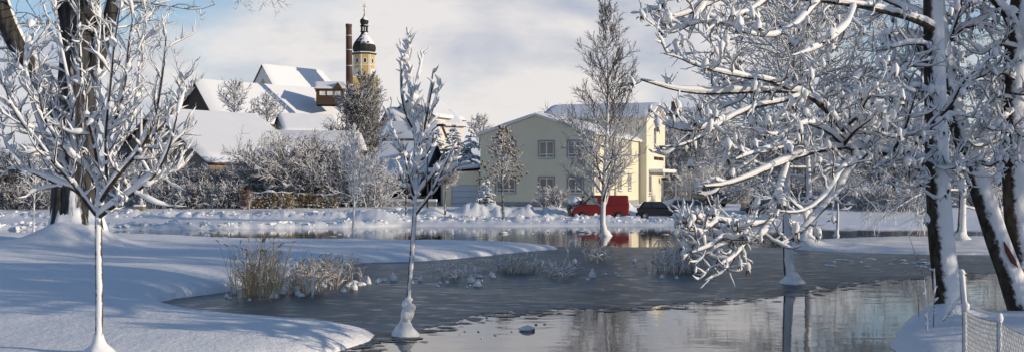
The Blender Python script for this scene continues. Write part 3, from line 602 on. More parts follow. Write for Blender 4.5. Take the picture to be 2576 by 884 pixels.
r = rf.obj('roof', M['roof_tile'], nave); sn.obj('roof_snow', M['snow_roof'], r, smooth=True)

# church tower --------------------------------------------------------------
TY = 326.0; tb = at(916, 0, TY); tz0 = 10.0
tower = thing('church_tower', 'ochre octagonal church tower with dark onion dome and golden cross', 'tower', (tb[0], tb[1], tz0), R_(12))
zpx = lambda y: CH + (HY - y) / F * TY - tz0
mpx = TY / F
def lathe(prof_, k, rot=0.0):
    th = np.arange(k) * 2 * np.pi / k + rot; P = np.array(prof_, float)
    return np.stack([P[:, 0:1] * np.cos(th)[None], P[:, 0:1] * np.sin(th)[None], P[:, 1:2] + 0 * th[None]], -1)[None]
r8 = 27.5 * mpx / math.cos(math.pi / 8) * 0.98
g = MB(); tubefaces(g, lathe([(r8, zpx(195)), (r8, zpx(138))], 8, math.pi / 8)); g.obj('belfry', M['wall_church'], tower)
g = MB(); wq = r8 * 1.12
g.box((-wq, -wq, -6), (wq, wq, zpx(197))); g.obj('tower_base', M['wall_church'], tower)
g = MB(); tubefaces(g, lathe([(wq * 1.35, zpx(200)), (wq * 1.42, zpx(198)), (r8, zpx(188))], 4, math.pi / 4)); g.obj('shoulder_snow', M['snow_roof'], tower)
g = MB(); tubefaces(g, lathe([(r8 * 1.0, zpx(139)), (r8 * 1.12, zpx(137)), (r8 * 1.14, zpx(135.5)), (r8 * 0.9, zpx(132))], 8, math.pi / 8)); g.obj('cornice', M['black'], tower)
g = MB(); tubefaces(g, lathe([(r8 * 1.13, zpx(135.3)), (r8 * 1.09, zpx(133.6)), (r8 * 0.9, zpx(132))], 8, math.pi / 8)); g.obj('cornice_snow', M['snow_roof'], tower)
g = MB(); tubefaces(g, lathe([(r8 * 1.015, zpx(166.5)), (r8 * 1.03, zpx(166)), (r8 * 1.03, zpx(165)), (r8 * 1.0, zpx(164.5))], 8, math.pi / 8)); g.obj('string_course', M['white_trim'], tower)
on = [(0.86, 133), (0.99, 130), (1.06, 125), (1.06, 119), (1.0, 113), (0.88, 106.5), (0.70, 100), (0.52, 94), (0.38, 89), (0.30, 84), (0.27, 82)]
g = MB(); tubefaces(g, lathe([(a_ * 27.5 * mpx, zpx(b_)) for a_, b_ in on], 16)); g.obj('onion_dome', M['copper'], tower, smooth=False)
g = MB(); tubefaces(g, lathe([(9 * mpx, zpx(82)), (10.5 * mpx, zpx(81)), (10.5 * mpx, zpx(79.5)), (7 * mpx, zpx(79))], 8)); g.obj('lantern_floor', M['black'], tower)
for k_ in range(8):
    a_ = k_ * math.pi / 4; c = (7.5 * mpx * math.cos(a_), 7.5 * mpx * math.sin(a_)); g = MB(); g.box((c[0] - 0.16, c[1] - 0.16, zpx(80)), (c[0] + 0.16, c[1] + 0.16, zpx(66))); g.obj('lantern_post', M['black'], tower)
g = MB(); tubefaces(g, lathe([(11 * mpx, zpx(66.5)), (11.5 * mpx, zpx(65)), (8 * mpx, zpx(64)), (9.5 * mpx, zpx(60)), (11 * mpx, zpx(55)), (10 * mpx, zpx(50)), (6 * mpx, zpx(46)), (2.5 * mpx, zpx(42)), (0.9 * mpx, zpx(36)), (0.5 * mpx, zpx(26))], 12)); g.obj('small_onion', M['copper'], tower, smooth=True)
g = MB(); tubefaces(g, lathe([(0.05, zpx(29)), (2.3 * mpx, zpx(26.5)), (2.3 * mpx, zpx(25)), (0.05, zpx(22.5))], 8)); g.obj('ball', M['gold'], tower, smooth=True)
g = MB(); g.box((-0.09, -0.09, zpx(24)), (0.09, 0.09, zpx(9))); g.box((-0.55, -0.085, zpx(18)), (0.55, 0.085, zpx(16.6))); g.box((-0.35, -0.08, zpx(14.5)), (0.35, 0.08, zpx(13.4))); g.obj('cross', M['gold'], tower)
ap = r8 * math.cos(math.pi / 8)
for k_ in range(8):
    a_ = k_ * math.pi / 4; cs, sn_ = math.cos(a_), math.sin(a_)
    def P3(u, z, o): return (cs * (ap + o) - sn_ * u, sn_ * (ap + o) + cs * u, z)
    e = MB(); th = np.linspace(0, 2 * np.pi, 13)[:-1]; zc = zpx(155)
    e.poly([P3(0.62 * math.cos(x), zc + 1.0 * math.sin(x), 0.04) for x in th]); f = e.obj('window_surround', M['white_trim'], tower)
    e = MB(); e.poly([P3(0.40 * math.cos(x), zc + 0.78 * math.sin(x), 0.07) for x in th]); e.obj('sound_opening', M['black'], f)
    e = MB(); e.poly([P3(-1.26, zpx(193), 0.02), P3(-1.0, zpx(193), 0.02), P3(-1.0, zpx(140), 0.02), P3(-1.26, zpx(140), 0.02)]); e.poly([P3(1.0, zpx(193), 0.02), P3(1.26, zpx(193), 0.02), P3(1.26, zpx(140), 0.02), P3(1.0, zpx(140), 0.02)]); e.obj('corner_strip', M['white_trim'], tower)
    if k_ % 2 == 1:
        zc2 = zpx(181); e = MB(); e.poly([P3(1.0 * math.cos(x), zc2 + 1.0 * math.sin(x), 0.08) for x in np.linspace(0, 2 * np.pi, 25)[:-1]]); cl = e.obj('clock_face', M['white_trim'], tower)
        e = MB()
        for q_ in range(12):
            b_ = q_ * math.pi / 6; e.poly([P3(math.sin(b_ + dx) * rr_, zc2 + math.cos(b_ + dx) * rr_, 0.11) for dx, rr_ in ((-0.05, 0.72), (0.05, 0.72), (0.04, 0.94), (-0.04, 0.94))])
        e.obj('numeral_marks', M['black'], cl)
        e = MB(); e.poly([P3(-0.06, zc2 - 0.1, 0.12), P3(0.06, zc2 - 0.1, 0.12), P3(0.03, zc2 + 0.7, 0.12), P3(-0.03, zc2 + 0.7, 0.12)]); e.poly([P3(0, zc2 - 0.07, 0.13), P3(0.5, zc2 - 0.22, 0.13), P3(0.5, zc2 - 0.14, 0.13), P3(0, zc2 + 0.06, 0.13)]); e.obj('hands', M['black'], cl)
# arched openings on the square base
for k_ in range(4):
    a_ = k_ * math.pi / 2; cs, sn_ = math.cos(a_), math.sin(a_)
    def P4(u, z, o): return (cs * (wq + o) - sn_ * u, sn_ * (wq + o) + cs * u, z)
    e = MB(); zc = zpx(225); e.poly([P4(-0.8, zc - 2, 0.05), P4(0.8, zc - 2, 0.05), P4(0.8, zc + 1.2, 0.05), P4(0.45, zc + 1.9, 0.05), P4(-0.45, zc + 1.9, 0.05), P4(-0.8, zc + 1.2, 0.05)]); e.obj('arched_window', M['pane'], tower)

# brick chimney ---------------------------------------------------------------
CY = 157.0; cb = at(882, 0, CY); ctop = at(0, 62, CY)[2]
ch = thing('brick_chimney', 'tall tapering red-brown brick chimney in front of the church tower', 'chimney', (cb[0], cb[1], 3.0))
tilt = (at(877, 0, CY)[0] - cb[0])
hgt = ctop - 3.0
pr = [(0.80, 0), (0.66, hgt * 0.3), (0.53, hgt * 0.65), (0.43, hgt)]
V = lathe(pr, 20); V[0, :, :, 0] += (np.array([p[1] for p in pr]) / hgt * tilt)[:, None]
g = MB(); tubefaces(g, V); g.obj('shaft', M['brick'], ch, smooth=True)
for k_, f_ in enumerate((0.36, 0.50, 0.62, 0.74, 0.84, 0.93)):
    rr_ = np.interp(f_ * hgt, [p[1] for p in pr], [p[0] for p in pr]) + 0.025
    V = lathe([(rr_ - 0.03, f_ * hgt - 0.09), (rr_, f_ * hgt - 0.08), (rr_, f_ * hgt + 0.08), (rr_ - 0.03, f_ * hgt + 0.09)], 20); V[..., 0] += f_ * tilt; g = MB(); tubefaces(g, V); g.obj('iron_band', M['steel'], ch, smooth=True)
V = lathe([(0.45, hgt - 0.35), (0.49, hgt - 0.3), (0.49, hgt), (0.33, hgt + 0.02), (0.30, hgt - 1.0)], 20); V[..., 0] += tilt; g = MB(); tubefaces(g, V); g.obj('crown', M['brick'], ch)
V = lathe([(0.48, hgt + 0.03), (0.42, hgt + 0.12), (0.34, hgt + 0.03)], 20); V[..., 0] += tilt; g = MB(); tubefaces(g, V); g.obj('snow_rim', M['snow_branch'], ch, smooth=True)

# village houses between tree and main house -------------------------------------
A = at(1082, 331, 170)
vh, vp = gabled('house', 'white village house with red-brown timber gable and two tall flues', 'house', (A[0] - 5.0, A[1], A[2] - 5), R_(28), 11.5, 9, 6.2, 8.9, 'x', 'wall_white2', gable_mat='wood_red', th=0.25, base=-4,
      holes={'front': [(3.4, 3.2, 4.2, 4.6), (5.6, 3.2, 6.4, 4.6)]}, sill=False)
for (u_, v_, h_) in ((3.6, 4.5, 11.3), (7.2, 4.5, 10.5)):
    g = MB(); g.box((u_ - 0.2, v_ - 0.2, 8.4), (u_ + 0.2, v_ + 0.2, h_)); g.box((u_ - 0.27, v_ - 0.27, h_ - 0.5), (u_ + 0.27, v_ + 0.27, h_ - 0.15)); g.obj('flue', M['wall_white2'], vh)
A = at(975, 330, 175)
gabled('house', 'cream house gable peeping out behind the slim young tree', 'house', (A[0], A[1], A[2] - 3), R_(-25), 9, 10, 5.2, 8.2, 'y', 'wall_white', th=0.3, base=-4, holes={'front': [(3.6, 3.2, 4.6, 4.6)]}, sill=False)
A = at(955, 352, 140)
gabled('house', 'low snow-roofed house with two small cream dormer gables', 'house', (A[0], A[1], A[2] - 2), R_(-12), 7.5, 6, 2.2, 4.2, 'x', 'wall_white', th=0.35, base=-4)
# far left roofs
A = at(-40, 430, 120)
gabled('house', 'blue-shaded snow-roofed house at the far left behind the leaning limb', 'house', (A[0], A[1], 1.0), R_(-20), 9, 8, 3.2, 6.2, 'x', 'wood_red', th=0.35, base=-2)
# house beyond the car park with a brick chimney
A = at(1668, 316, 190)
vh, vp = gabled('house', 'snow-roofed house with a dark brick stack beyond the parked cars', 'house', (A[0], A[1], 3.0), R_(-6), 12, 9, A[2] - 3.0, A[2] + 0.2, 'x', 'wall_white', th=0.3, base=-2)
g = MB(); g.box((1.6, 3.0, A[2] - 1.5), (2.6, 4.0, A[2] + 1.6)); g.obj('chimney_stack', M['brick'], vh)
A = at(2500, 470, 130)
gabled('shed', 'low brown shed glimpsed behind the twin trunks at right', 'shed', (A[0] - 3, A[1], 0.8), R_(5), 16, 8, 3.2, 5.4, 'x', 'wood_brown', th=0.35, base=-2, holes={'front': [(2, 1.2, 3.2, 2.2), (6, 1.2, 7.2, 2.2)]})
# ================================================================== foreground trees
def part(mb, name, mats, parent, smooth=True, origin=None):
    o = mb.obj(name, mats, parent, smooth)
    if origin is not None:
        me = o.data; co = np.empty(len(me.vertices) * 3); me.vertices.foreach_get('co', co)
        co = co.reshape(-1, 3) - np.asarray(origin); me.vertices.foreach_set('co', co.ravel()); me.update()
    return o
def fork_snow(mb, pos, d, rng, size):
    """wedge of snow caught in the fork where a twig leaves its limb"""
    B = len(pos); n = 5; t = np.linspace(-0.25, 1, n)
    s = size * rng.uniform(0.5, 1.2, B); dd = nrm(d + UP * 0.5)
    P = pos[:, None, :] + dd[:, None, :] * (t[None, :, None] * (s * 2.6)[:, None, None])
    R = s[:, None] * np.array([0.2, 0.8, 1.0, 0.6, 0.08])[None, :] * rng.uniform(0.75, 1.25, (B, 5))
    tubes(mb, P, R, 6)

# ---- left young tree: vase of limbs, thick snow
rng = np.random.default_rng(11); Y0 = 16.1; base = at(248, 876, Y0)
tr = thing('young_tree', 'vase-shaped young tree thick with snow on the near left bank', 'tree', base)
trunk = resample([at(248, 884, Y0), at(250, 760, Y0), at(248, 640, Y0), at(247, 548, Y0), at(247, 525, Y0)], 16)[None]
rt = np.interp(np.linspace(0, 1, 16), [0, 0.1, 0.9, 1], [0.062, 0.056, 0.052, 0.05])[None]
LA = [[(247,545),(226,522),(197,480),(183,455),(148,427),(116,385),(85,346),(48,305),(20,255),(12,215)],
 [(205,490),(190,469),(155,466),(106,445),(53,420),(21,385),(7,345),(2,300)], [(247,540),(247,487),(247,448),(219,427),(190,392),(169,350),(141,318),(120,260),(100,180),(92,100)],
 [(250,545),(257,536),(282,522),(303,505),(338,484),(371,462),(400,430),(425,380),(437,330),(446,285)], [(247,520),(254,494),(278,469),(296,438),(324,413),(352,378),(371,357),(390,300),(405,220),(415,140),(418,85)],
 [(247,450),(261,424),(282,409),(307,367),(328,325),(345,250),(352,180),(365,100),(372,20)], [(245,440),(243,378),(226,332),(219,297),(205,220),(200,130),(195,50),(200,-20)],
 [(268,476),(268,402),(264,357),(268,297),(280,210),(285,120),(300,40),(305,-30)], [(190,392),(176,350),(187,297),(170,200),(150,110),(140,30),(135,-20)],
 [(148,427),(110,350),(82,270),(62,190),(66,110),(75,60)], [(352,378),(395,330),(430,290),(452,235),(462,190)], [(85,346),(45,290),(18,240),(6,190)],
 [(303,505),(340,455),(372,410),(420,365),(470,330)], [(264,357),(300,280),(318,200),(322,120),(335,40)], [(219,427),(160,380),(110,300),(95,230),(110,160)], [(296,438),(270,350),(250,250),(245,150),(255,60),(250,-20)], [(183,455),(150,400),(142,330),(120,220)], [(371,462),(410,440),(450,420)]]
P1 = limbs_from_px(LA, Y0, rng, 16); R1 = radii(np.where(np.arange(len(P1)) < 5, 0.036, 0.024), 16, 0.22)
p, d, L, r = spawn(rng, P1, R1, 15, 0.10, 0.99, 30, 72, 0.25, 0.95, 0.55, 0.35, absolute=True, bias=(0, 0, 0.45)); P2 = grow(rng, p, d, L, 9, 0.10, 0.15); R2 = radii(np.clip(r, 0.006, 0.012), 9, 0.3)
p3, d3, L3, r3 = spawn(rng, P2, R2, 5, 0.2, 1.0, 25, 65, 0.10, 0.36, 0.6, 0.3, absolute=True, bias=(0, 0, 0.4)); P3 = grow(rng, p3, d3, L3, 5, 0.12, 0.14); R3 = radii(np.clip(r3, 0.004, 0.007), 5, 0.4)
g = MB(); tubes(g, trunk, rt, 12); part(g, 'trunk', M['bark_young'], tr, True, base)
g = MB(); tubes(g, P1, R1, 7); tubes(g, P2, R2, 5); tubes(g, P3, R3, 4); part(g, 'branches', M['bark'], tr, True, base)
g = MB(); snowtubes(g, P1, R1, ramp(rng, len(P1), 16, 0.052), rng, 8, 0.42, vert=0.5); snowtubes(g, P2, R2, ramp(rng, len(P2), 9, 0.034, 'spindle'), rng, 6, 0.5, vert=0.45); m3 = rng.random(len(P3)) < 0.6; snowtubes(g, P3[m3], R3[m3], ramp(rng, m3.sum(), 5, 0.019, 'spindle'), rng, 5, 0.3, vert=0.4)
sel = rng.random(len(p)) < 0.4; fork_snow(g, p[sel], d[sel], rng, 0.055); fork_snow(g, P1[:, 0] + (0, 0, 0.03), nrm(P1[:, 2] - P1[:, 0]), rng, 0.06)
part(g, 'branch_snow', M['snow_branch'], tr, True, base)
g = MB(); tubefaces(g, lathe([(0.30, -0.10), (0.20, 0.0), (0.12, 0.07), (0.085, 0.14), (0.06, 0.22), (0.03, 0.25)], 12) * np.random.default_rng(3).uniform(0.88, 1.12, (1, 6, 12, 1)) + base); part(g, 'snow_cone', M['snow_branch'], tr, True, base)
# ---- centre young tree standing in the ice
rng = np.random.default_rng(12); Y0 = 20.8; base = at(1020, 842, Y0)
tr = thing('young_tree', 'slim young snow-laden tree standing in the grey ice at the centre', 'tree', base)
trunk = resample([at(1020, 842, Y0), at(1027, 760, Y0), at(1036, 640, Y0), at(1042, 550, Y0), at(1044, 500, Y0), at(1046, 441, Y0), at(1046, 359, Y0), at(1040, 327, Y0), at(1031, 230, Y0), at(1028, 150, Y0), at(1022, 92, Y0)], 30)[None]
rt = np.interp(np.linspace(0, 1, 30), [0, 0.38, 0.42, 1], [0.052, 0.046, 0.04, 0.006])[None]
LB = [[(1043,512),(1023,474),(1007,448),(1003,425)], [(1046,460),(1027,402),(1007,363),(985,330),(978,300),(986,245)], [(1044,540),(1060,520),(1082,493),(1105,448),(1125,402),(1146,353)], [(1100,455),(1120,440),(1140,428),(1157,410)], [(1050,490),(1069,467),(1108,415),(1135,402),(1157,388)],
 [(1046,415),(1069,395),(1086,366),(1092,330)], [(1046,355),(1066,330),(1079,304),(1100,240),(1108,200)], [(1043,330),(1023,300),(1010,250),(1008,180),(1012,140)], [(1034,255),(1050,200),(1062,150),(1066,128)], [(1031,235),(1020,185),(1011,150),(1008,110)], [(1066,330),(1076,280),(1086,225),(1088,180)], [(1046,380),(1060,350),(1066,300),(1068,260)], [(1027,402),(1012,385),(998,375)], [(1044,500),(1026,440),(1018,400),(1012,350)]]
P1 = limbs_from_px(LB, Y0, rng, 14); R1 = radii(np.full(len(P1), 0.024), 14, 0.22)
p0_, d0_, L0_, r0_ = spawn(rng, trunk[:, 12:], rt[:, 12:], 16, 0.05, 0.95, 25, 45, 0.25, 0.6, 0.5, 0.4, absolute=True); PX = grow(rng, p0_, d0_, L0_, 14, 0.10, 0.05); P1 = np.concatenate([P1, PX]); R1 = np.concatenate([R1, radii(np.clip(r0_, 0.006, 0.014), 14, 0.3)])
p, d, L, r = spawn(rng, P1, R1, 7, 0.2, 0.97, 25, 60, 0.15, 0.46, 0.55, 0.3, absolute=True, bias=(0, 0, 0.5)); P2 = grow(rng, p, d, L, 6, 0.14, 0.11); R2 = radii(np.clip(r, 0.005, 0.010), 6, 0.3)
g = MB(); tubes(g, trunk, rt, 10); part(g, 'trunk', M['bark_young'], tr, True, base)
g = MB(); tubes(g, P1, R1, 6); tubes(g, P2, R2, 4); part(g, 'branches', M['bark'], tr, True, base)
g = MB(); snowtubes(g, P1, R1, ramp(rng, len(P1), 14, 0.05), rng, 8, 0.25, vert=0.5); snowtubes(g, P2, R2, ramp(rng, len(P2), 6, 0.042, 'spindle'), rng, 6, 0.4, vert=0.5); fork_snow(g, p[::3], d[::3], rng, 0.055); fork_snow(g, P1[:, 0], nrm(P1[:, 2] - P1[:, 0]), rng, 0.055)
part(g, 'branch_snow', M['snow_branch'], tr, True, base)
g = MB(); tubefaces(g, lathe([(0.26, -0.04), (0.245, 0.03), (0.19, 0.13), (0.12, 0.24), (0.075, 0.34), (0.05, 0.40)], 14) * np.random.default_rng(4).uniform(0.84, 1.16, (1, 6, 14, 1)) + base)
for (x_, y_, a_) in ((1023, 790, 0.13), (1030, 775, 0.12), (1020, 765, 0.09), (1027, 755, 0.08)): blob(g, at(x_, y_, Y0 - 0.03), (a_, a_, a_ * 0.95), rng, 6, 9, 0.12)
part(g, 'snow_foot', M['snow_branch'], tr, True, base)

# ---- right-hand big trees
rng = np.random.default_rng(13)
Y1 = 21.5; base1 = at(2388, 800, Y1)
t1 = thing('large_tree', 'large tree with snow-blown trunk whose laden boughs reach far left over the ice', 'tree', base1)
tk = resample([at(2392, 815, Y1), at(2384, 740, Y1), at(2366, 600, Y1), at(2357, 430, Y1), at(2351, 200, Y1), at(2346, 0, Y1), at(2340, -300, Y1), at(2350, -650, Y1 + 0.5)], 40)[None]
rk = np.interp(np.linspace(0, 1, 40), [0, 0.04, 0.1, 0.5, 1], [0.34, 0.29, 0.26, 0.2, 0.08])[None]
g = MB(); tubes(g, tk, rk, 20); part(g, 'trunk', M['bark_blown'], t1, True, base1)
LR = [[(2350,80,0),(2330,58,-.4),(2230,28,-1),(2150,12,-1.6),(2060,2,-2.2),(1960,-20,-2.8)],
 [(2120,362,-2.2),(2112,335,-2.3),(2098,300,-2.4),(2071,267,-2.6),(2036,233,-2.8),(1985,226,-3),(1920,229,-3.2),(1859,231,-3.4),(1759,237,-3.8),(1700,228,-4),(1658,216,-4.2),(1612,200,-4.4)],
 [(2352,425,0),(2330,402,-.3),(2300,388,-.7),(2241,390,-1.2),(2180,377,-1.7),(2120,366,-2.2),(2046,377,-2.7),(1985,403,-3.1),(1934,423,-3.5),(1864,452,-3.9),(1823,475,-4.2),(1790,478,-4.4),(1771,468,-4.5)],
 [(2180,382,-1.7),(2166,394,-2),(2131,429,-2.5),(2114,481,-2.9),(2061,533,-3.3),(2015,586,-3.7),(1980,609,-3.9),(1948,616,-4)],
 [(2170,392,-1.7),(2140,408,-2.5),(2112,430,-3.3),(2090,480,-3.6),(2050,518,-3.9),(2003,539,-4.2),(1960,530,-4.5)],
 [(1985,403,-3.1),(1963,464,-3.4),(1951,522,-3.7),(1922,562,-4),(1876,572,-4.3),(1806,553,-4.7),(1760,545,-4.9),(1725,535,-5)],
 [(1951,530,-3.7),(1922,592,-4),(1880,606,-4.2),(1846,606,-4.4),(1832,590,-4.5)],
 [(1876,602,-4.2),(1862,630,-4.4),(1835,655,-4.6),(1812,664,-4.8),(1802,672,-4.9)],
 [(1876,572,-4.3),(1812,600,-4.7),(1783,622,-4.9),(1740,634,-5.1)], [(1806,553,-4.7),(1771,582,-4.9),(1730,578,-5.1),(1712,572,-5.2)],
 [(2060,2,-2.2),(1900,-30,-3),(1830,-12,-3.4),(1774,15,-3.7),(1735,36,-3.9),(1703,48,-4),(1645,42,-4.3)], [(1774,15,-3.7),(1740,60,-4),(1690,85,-4.3),(1655,80,-4.4)], [(1900,-30,-3),(1800,-20,-3.5),(1720,-5,-4),(1678,2,-4.3)],
 [(2036,233,-2.8),(1960,258,-3.2),(1910,262,-3.4),(1860,285,-3.7),(1824,302,-3.9),(1790,330,-4.1),(1759,347,-4.3),(1708,372,-4.6),(1660,368,-4.8)], [(1824,302,-3.9),(1780,322,-4.2),(1730,330,-4.4),(1685,320,-4.6)],
 [(2025,233,-2.8),(2010,277,-3.2),(1975,327,-3.6),(1945,345,-3.9),(1925,330,-4)], [(1985,226,-3),(1930,200,-3.4),(1870,195,-3.8),(1800,180,-4.2),(1745,165,-4.5),(1700,140,-4.7),(1670,135,-4.8)],
 [(2350,120,0),(2300,108,-.5),(2240,120,-1),(2190,130,-1.6)], [(2352,150,0),(2310,155,-.6),(2260,185,-1.2),(2200,215,-1.8),(2150,235,-2.3)], [(2352,260,0),(2310,215,-.6),(2270,230,-1.2),(2240,250,-1.6),(2190,240,-2.2)],
 [(2354,300,0),(2390,270,-.6),(2420,210,-1.2),(2450,180,-1.8)], [(2355,330,0),(2330,320,-.8),(2300,330,-1.6),(2250,350,-2.4),(2200,330,-3)], [(2356,410,0),(2390,425,-.8),(2415,420,-1.5),(2440,440,-2)],
 [(2300,388,-.7),(2330,450,-1.2),(2318,490,-1.5)], [(2241,390,-1.2),(2275,330,-1.6),(2290,280,-2),(2305,230,-2.4)], [(2244,392,-1.2),(2222,412,-1.8),(2196,424,-2.2)],
 [(2150,12,-1.6),(2130,70,-2.3),(2080,110,-3),(2040,130,-3.6),(1990,140,-4)], [(2060,2,-2.2),(2010,60,-3),(1950,95,-3.6),(1900,90,-4),(1850,75,-4.4)], [(1960,-20,-2.8),(1900,20,-3.4),(1850,45,-3.9),(1800,60,-4.3),(1770,85,-4.6)],
 [(2120,366,-2.2),(2080,330,-2.8),(2030,310,-3.4),(1990,320,-3.9)], [(2046,377,-2.7),(2000,360,-3.3),(1940,380,-3.9),(1890,385,-4.4),(1850,400,-4.7)], [(2112,335,-2.3),(2160,290,-2.8),(2180,250,-3.2),(2210,220,-3.6)], [(2120,366,-2.2),(2150,330,-2.8),(2190,300,-3.3)]]
P1 = limbs_from_px(LR, Y1, rng, 18)
thick = np.full(len(P1), 0.034); thick[[0, 2]] = 0.085; thick[[1, 3]] = 0.06; thick[[4, 5, 10, 13]] = 0.045
# remaining crown of the same tree, above the frame and towards the far side
pc, dc, Lc, rc = spawn(rng, tk[:, 18:], rk[:, 18:], 16, 0.05, 0.98, 45, 85, 2.2, 4.5, 0.4, 0.35, absolute=True); PC = grow(rng, pc, dc, Lc, 18, 0.02, 0.10); 
P1 = np.concatenate([P1, PC]); R1 = np.concatenate([radii(thick, 18, 0.28), radii(np.full(len(PC), 0.05), 18, 0.25)])
def hood(mb, P, R, rng, k=8):
    B, n = P.shape[:2]; th = np.arange(k) * 2 * np.pi / k + rng.uniform(0, 6.28, (B, 1, 1)); j = rng.uniform(0.7, 1.3, (B, 1, k)) * rng.uniform(0.85, 1.15, (B, n, k)); sq = rng.uniform(0.65, 1.0, (B, 1, 1))
    V = np.stack([R[..., None] * np.cos(th) * j, R[..., None] * np.sin(th) * j * sq, np.zeros((B, n, k))], -1)
    V[..., 2] += np.linspace(0, 1, n)[None, :, None] * rng.normal(0, 0.025, (B, 1, k)); tubefaces(mb, (P[:, :, None, :] + V)[:, ::-1])
def laden_crown(parent, origin, P1, R1, rng, k2=10, k3=2, pods=1.0, s1=0.070):
    p, d, L, r = spawn(rng, P1, R1, k2, 0.12, 1.0, 30, 80, 0.25, 0.85, 0.5, 0.2, absolute=True, bias=(-0.1, -0.1, 0.25)); P2 = grow(rng, p, d, L, 8, 0.06, 0.20); R2 = radii(np.clip(r, 0.007, 0.014), 8, 0.4)
    qx, qy = CX + p[:, 0] / p[:, 1] * F, HY - (p[:, 2] - CH) / p[:, 1] * F; keep = ~((qy > 440) & (qx < 2010) & (rng.random(len(p)) < 0.22)); P2, R2 = P2[keep], R2[keep]
    p3, d3, L3, r3 = spawn(rng, P2, R2, k3, 0.3, 1.0, 30, 75, 0.12, 0.38, 0.6, 0.2, absolute=True, bias=(0, 0, 0.4)); P3 = grow(rng, p3, d3, L3, 6, 0.12, 0.16); R3 = radii(np.clip(r3, 0.004, 0.007), 6, 0.5)
    g = MB(); tubes(g, P1, R1, 8); tubes(g, P2, R2, 5); tubes(g, P3, R3, 4); part(g, 'branches', M['bark'], parent, True, origin)
    g = MB(); snowtubes(g, P1, R1, ramp(rng, len(P1), P1.shape[1], s1), rng, 8, 0.22, vert=0.5); snowtubes(g, P2, R2, ramp(rng, len(P2), 8, 0.047), rng, 6, 0.35, vert=0.45); snowtubes(g, P3, R3, ramp(rng, len(P3), 6, 0.026), rng, 5, 0.3, vert=0.4)
    # hoods of snow sitting on the hanging dry pods at the twig tips
    tips = np.concatenate([P2[:, -1], P3[rng.random(len(P3)) < 0.14 * pods, -1]]); tips = tips[rng.random(len(tips)) < 0.5 * pods]; B = len(tips)
    n = 7; t = np.array([0.05, 0.02, -0.02, -0.07, -0.11, -0.15, -0.17]); s = rng.uniform(0.5, 1.15, B)
    lean = rng.normal(0, 0.35, (B, 3)); lean[:, 2] = 0
    P = tips[:, None, :] + (UP + 0 * lean)[:, None, :] * (t[None, :, None] * s[:, None, None]) + lean[:, None, :] * (0.1 * np.linspace(0, 1, n)[None, :, None])
    R = s[:, None] * np.array([0.012, 0.042, 0.056, 0.056, 0.046, 0.030, 0.006])[None, :] * rng.uniform(0.72, 1.28, (B, n)); hood(g, P, R, rng)
    part(g, 'branch_snow', M['snow_branch'], parent, True, origin)
    g = MB(); q = np.repeat(np.arange(B), 4); off = rng.normal(0, 0.028, (len(q), 3)); off[:, 2] = 0
    a = tips[q] + off * 0.6 + UP * (-0.11 * s[q])[:, None]; b = tips[q] + off * 1.4 + UP * (-rng.uniform(0.16, 0.235, len(q)) * s[q])[:, None]
    PP = np.stack([a, (a + b) / 2 + off * 0.2, b], 1); tubes(g, PP, radii(np.full(len(q), 0.013), 3, 0.15), 4); part(g, 'seed_pods', M['pod'], parent, False, origin)['kind'] = 'stuff'
laden_crown(t1, base1, P1, R1, rng, 11, 4)

rng = np.random.default_rng(14); Y2 = 22.9; base2 = at(2566, 775, Y2)
t2 = thing('twin_tree', 'twin-stemmed snow-plastered tree at the right edge with a red bark wound', 'tree', base2)
sA = resample([at(2578, 785, Y2), at(2558, 735, Y2), at(2510, 610, Y2), at(2472, 490, Y2), at(2428, 370, Y2), at(2396, 260, Y2), at(2372, 120, Y2), at(2350, -60, Y2 - .3), at(2340, -300, Y2 - .6)], 30)
sB = resample([at(2590, 785, Y2 + .1), at(2580, 690, Y2 + .1), at(2556, 560, Y2 + .2), at(2547, 300, Y2 + .2), at(2556, 120, Y2 + .2), at(2570, 0, Y2 + .2), at(2600, -250, Y2 + .2), at(2620, -600, Y2 + .5)], 30)
sC = resample([at(2566, 120, Y2 + .2), at(2540, 40, Y2 - .2), at(2480, -30, Y2 - .6), at(2420, -120, Y2 - 1), at(2350, -300, Y2 - 1.5)], 30)
S_ = np.array([sA, sB, sC]); RS = np.stack([np.interp(np.linspace(0, 1, 30), [0, .1, .5, 1], [0.34, 0.26, 0.20, 0.07]), np.interp(np.linspace(0, 1, 30), [0, .1, .5, 1], [0.33, 0.27, 0.25, 0.1]), np.interp(np.linspace(0, 1, 30), [0, 1], [0.14, 0.05])])
for i, nm in enumerate(('stem', 'stem', 'bough')):
    g = MB(); tubes(g, S_[i:i + 1], RS[i:i + 1], 18); part(g, nm, M['bark_blown'], t2, True, base2)
LT = [[(2560,35),(2500,28),(2450,60),(2400,80)], [(2545,250),(2500,240),(2460,300),(2420,290)], [(2548,235),(2600,240),(2640,220)], [(2428,370),(2470,330),(2500,280),(2520,200)], [(2396,260),(2440,200),(2480,190),(2520,150)], [(2547,330),(2500,360),(2450,370),(2430,350)], [(2556,120),(2510,110),(2470,140),(2440,130)], [(2372,120),(2420,70),(2470,60),(2520,80)], [(2396,260),(2350,230),(2300,250),(2260,290)], [(2372,120),(2320,90),(2260,80),(2220,110)],
      [(2545,300),(2560,340),(2600,350)], [(2440,400),(2490,420),(2520,400)], [(2380,170),(2330,180),(2280,160)], [(2550,200),(2520,180),(2490,210),(2470,250)], [(2548,280),(2520,300),(2500,330),(2480,320)]]
LTd = []
for ln in LT:
    z_ = rng.uniform(-2.6, 0.6); LTd.append([(x_, y_, z_ * i / (len(ln) - 1)) for i, (x_, y_) in enumerate(ln)])
P1 = limbs_from_px(LTd, Y2, rng, 16); pc, dc, Lc, rc = spawn(rng, S_[:, 12:], RS[:, 12:], 9, 0.05, 0.98, 45, 85, 1.6, 3.6, 0.4, 0.3, absolute=True); PC = grow(rng, pc, dc, Lc, 16, 0.02, 0.10)
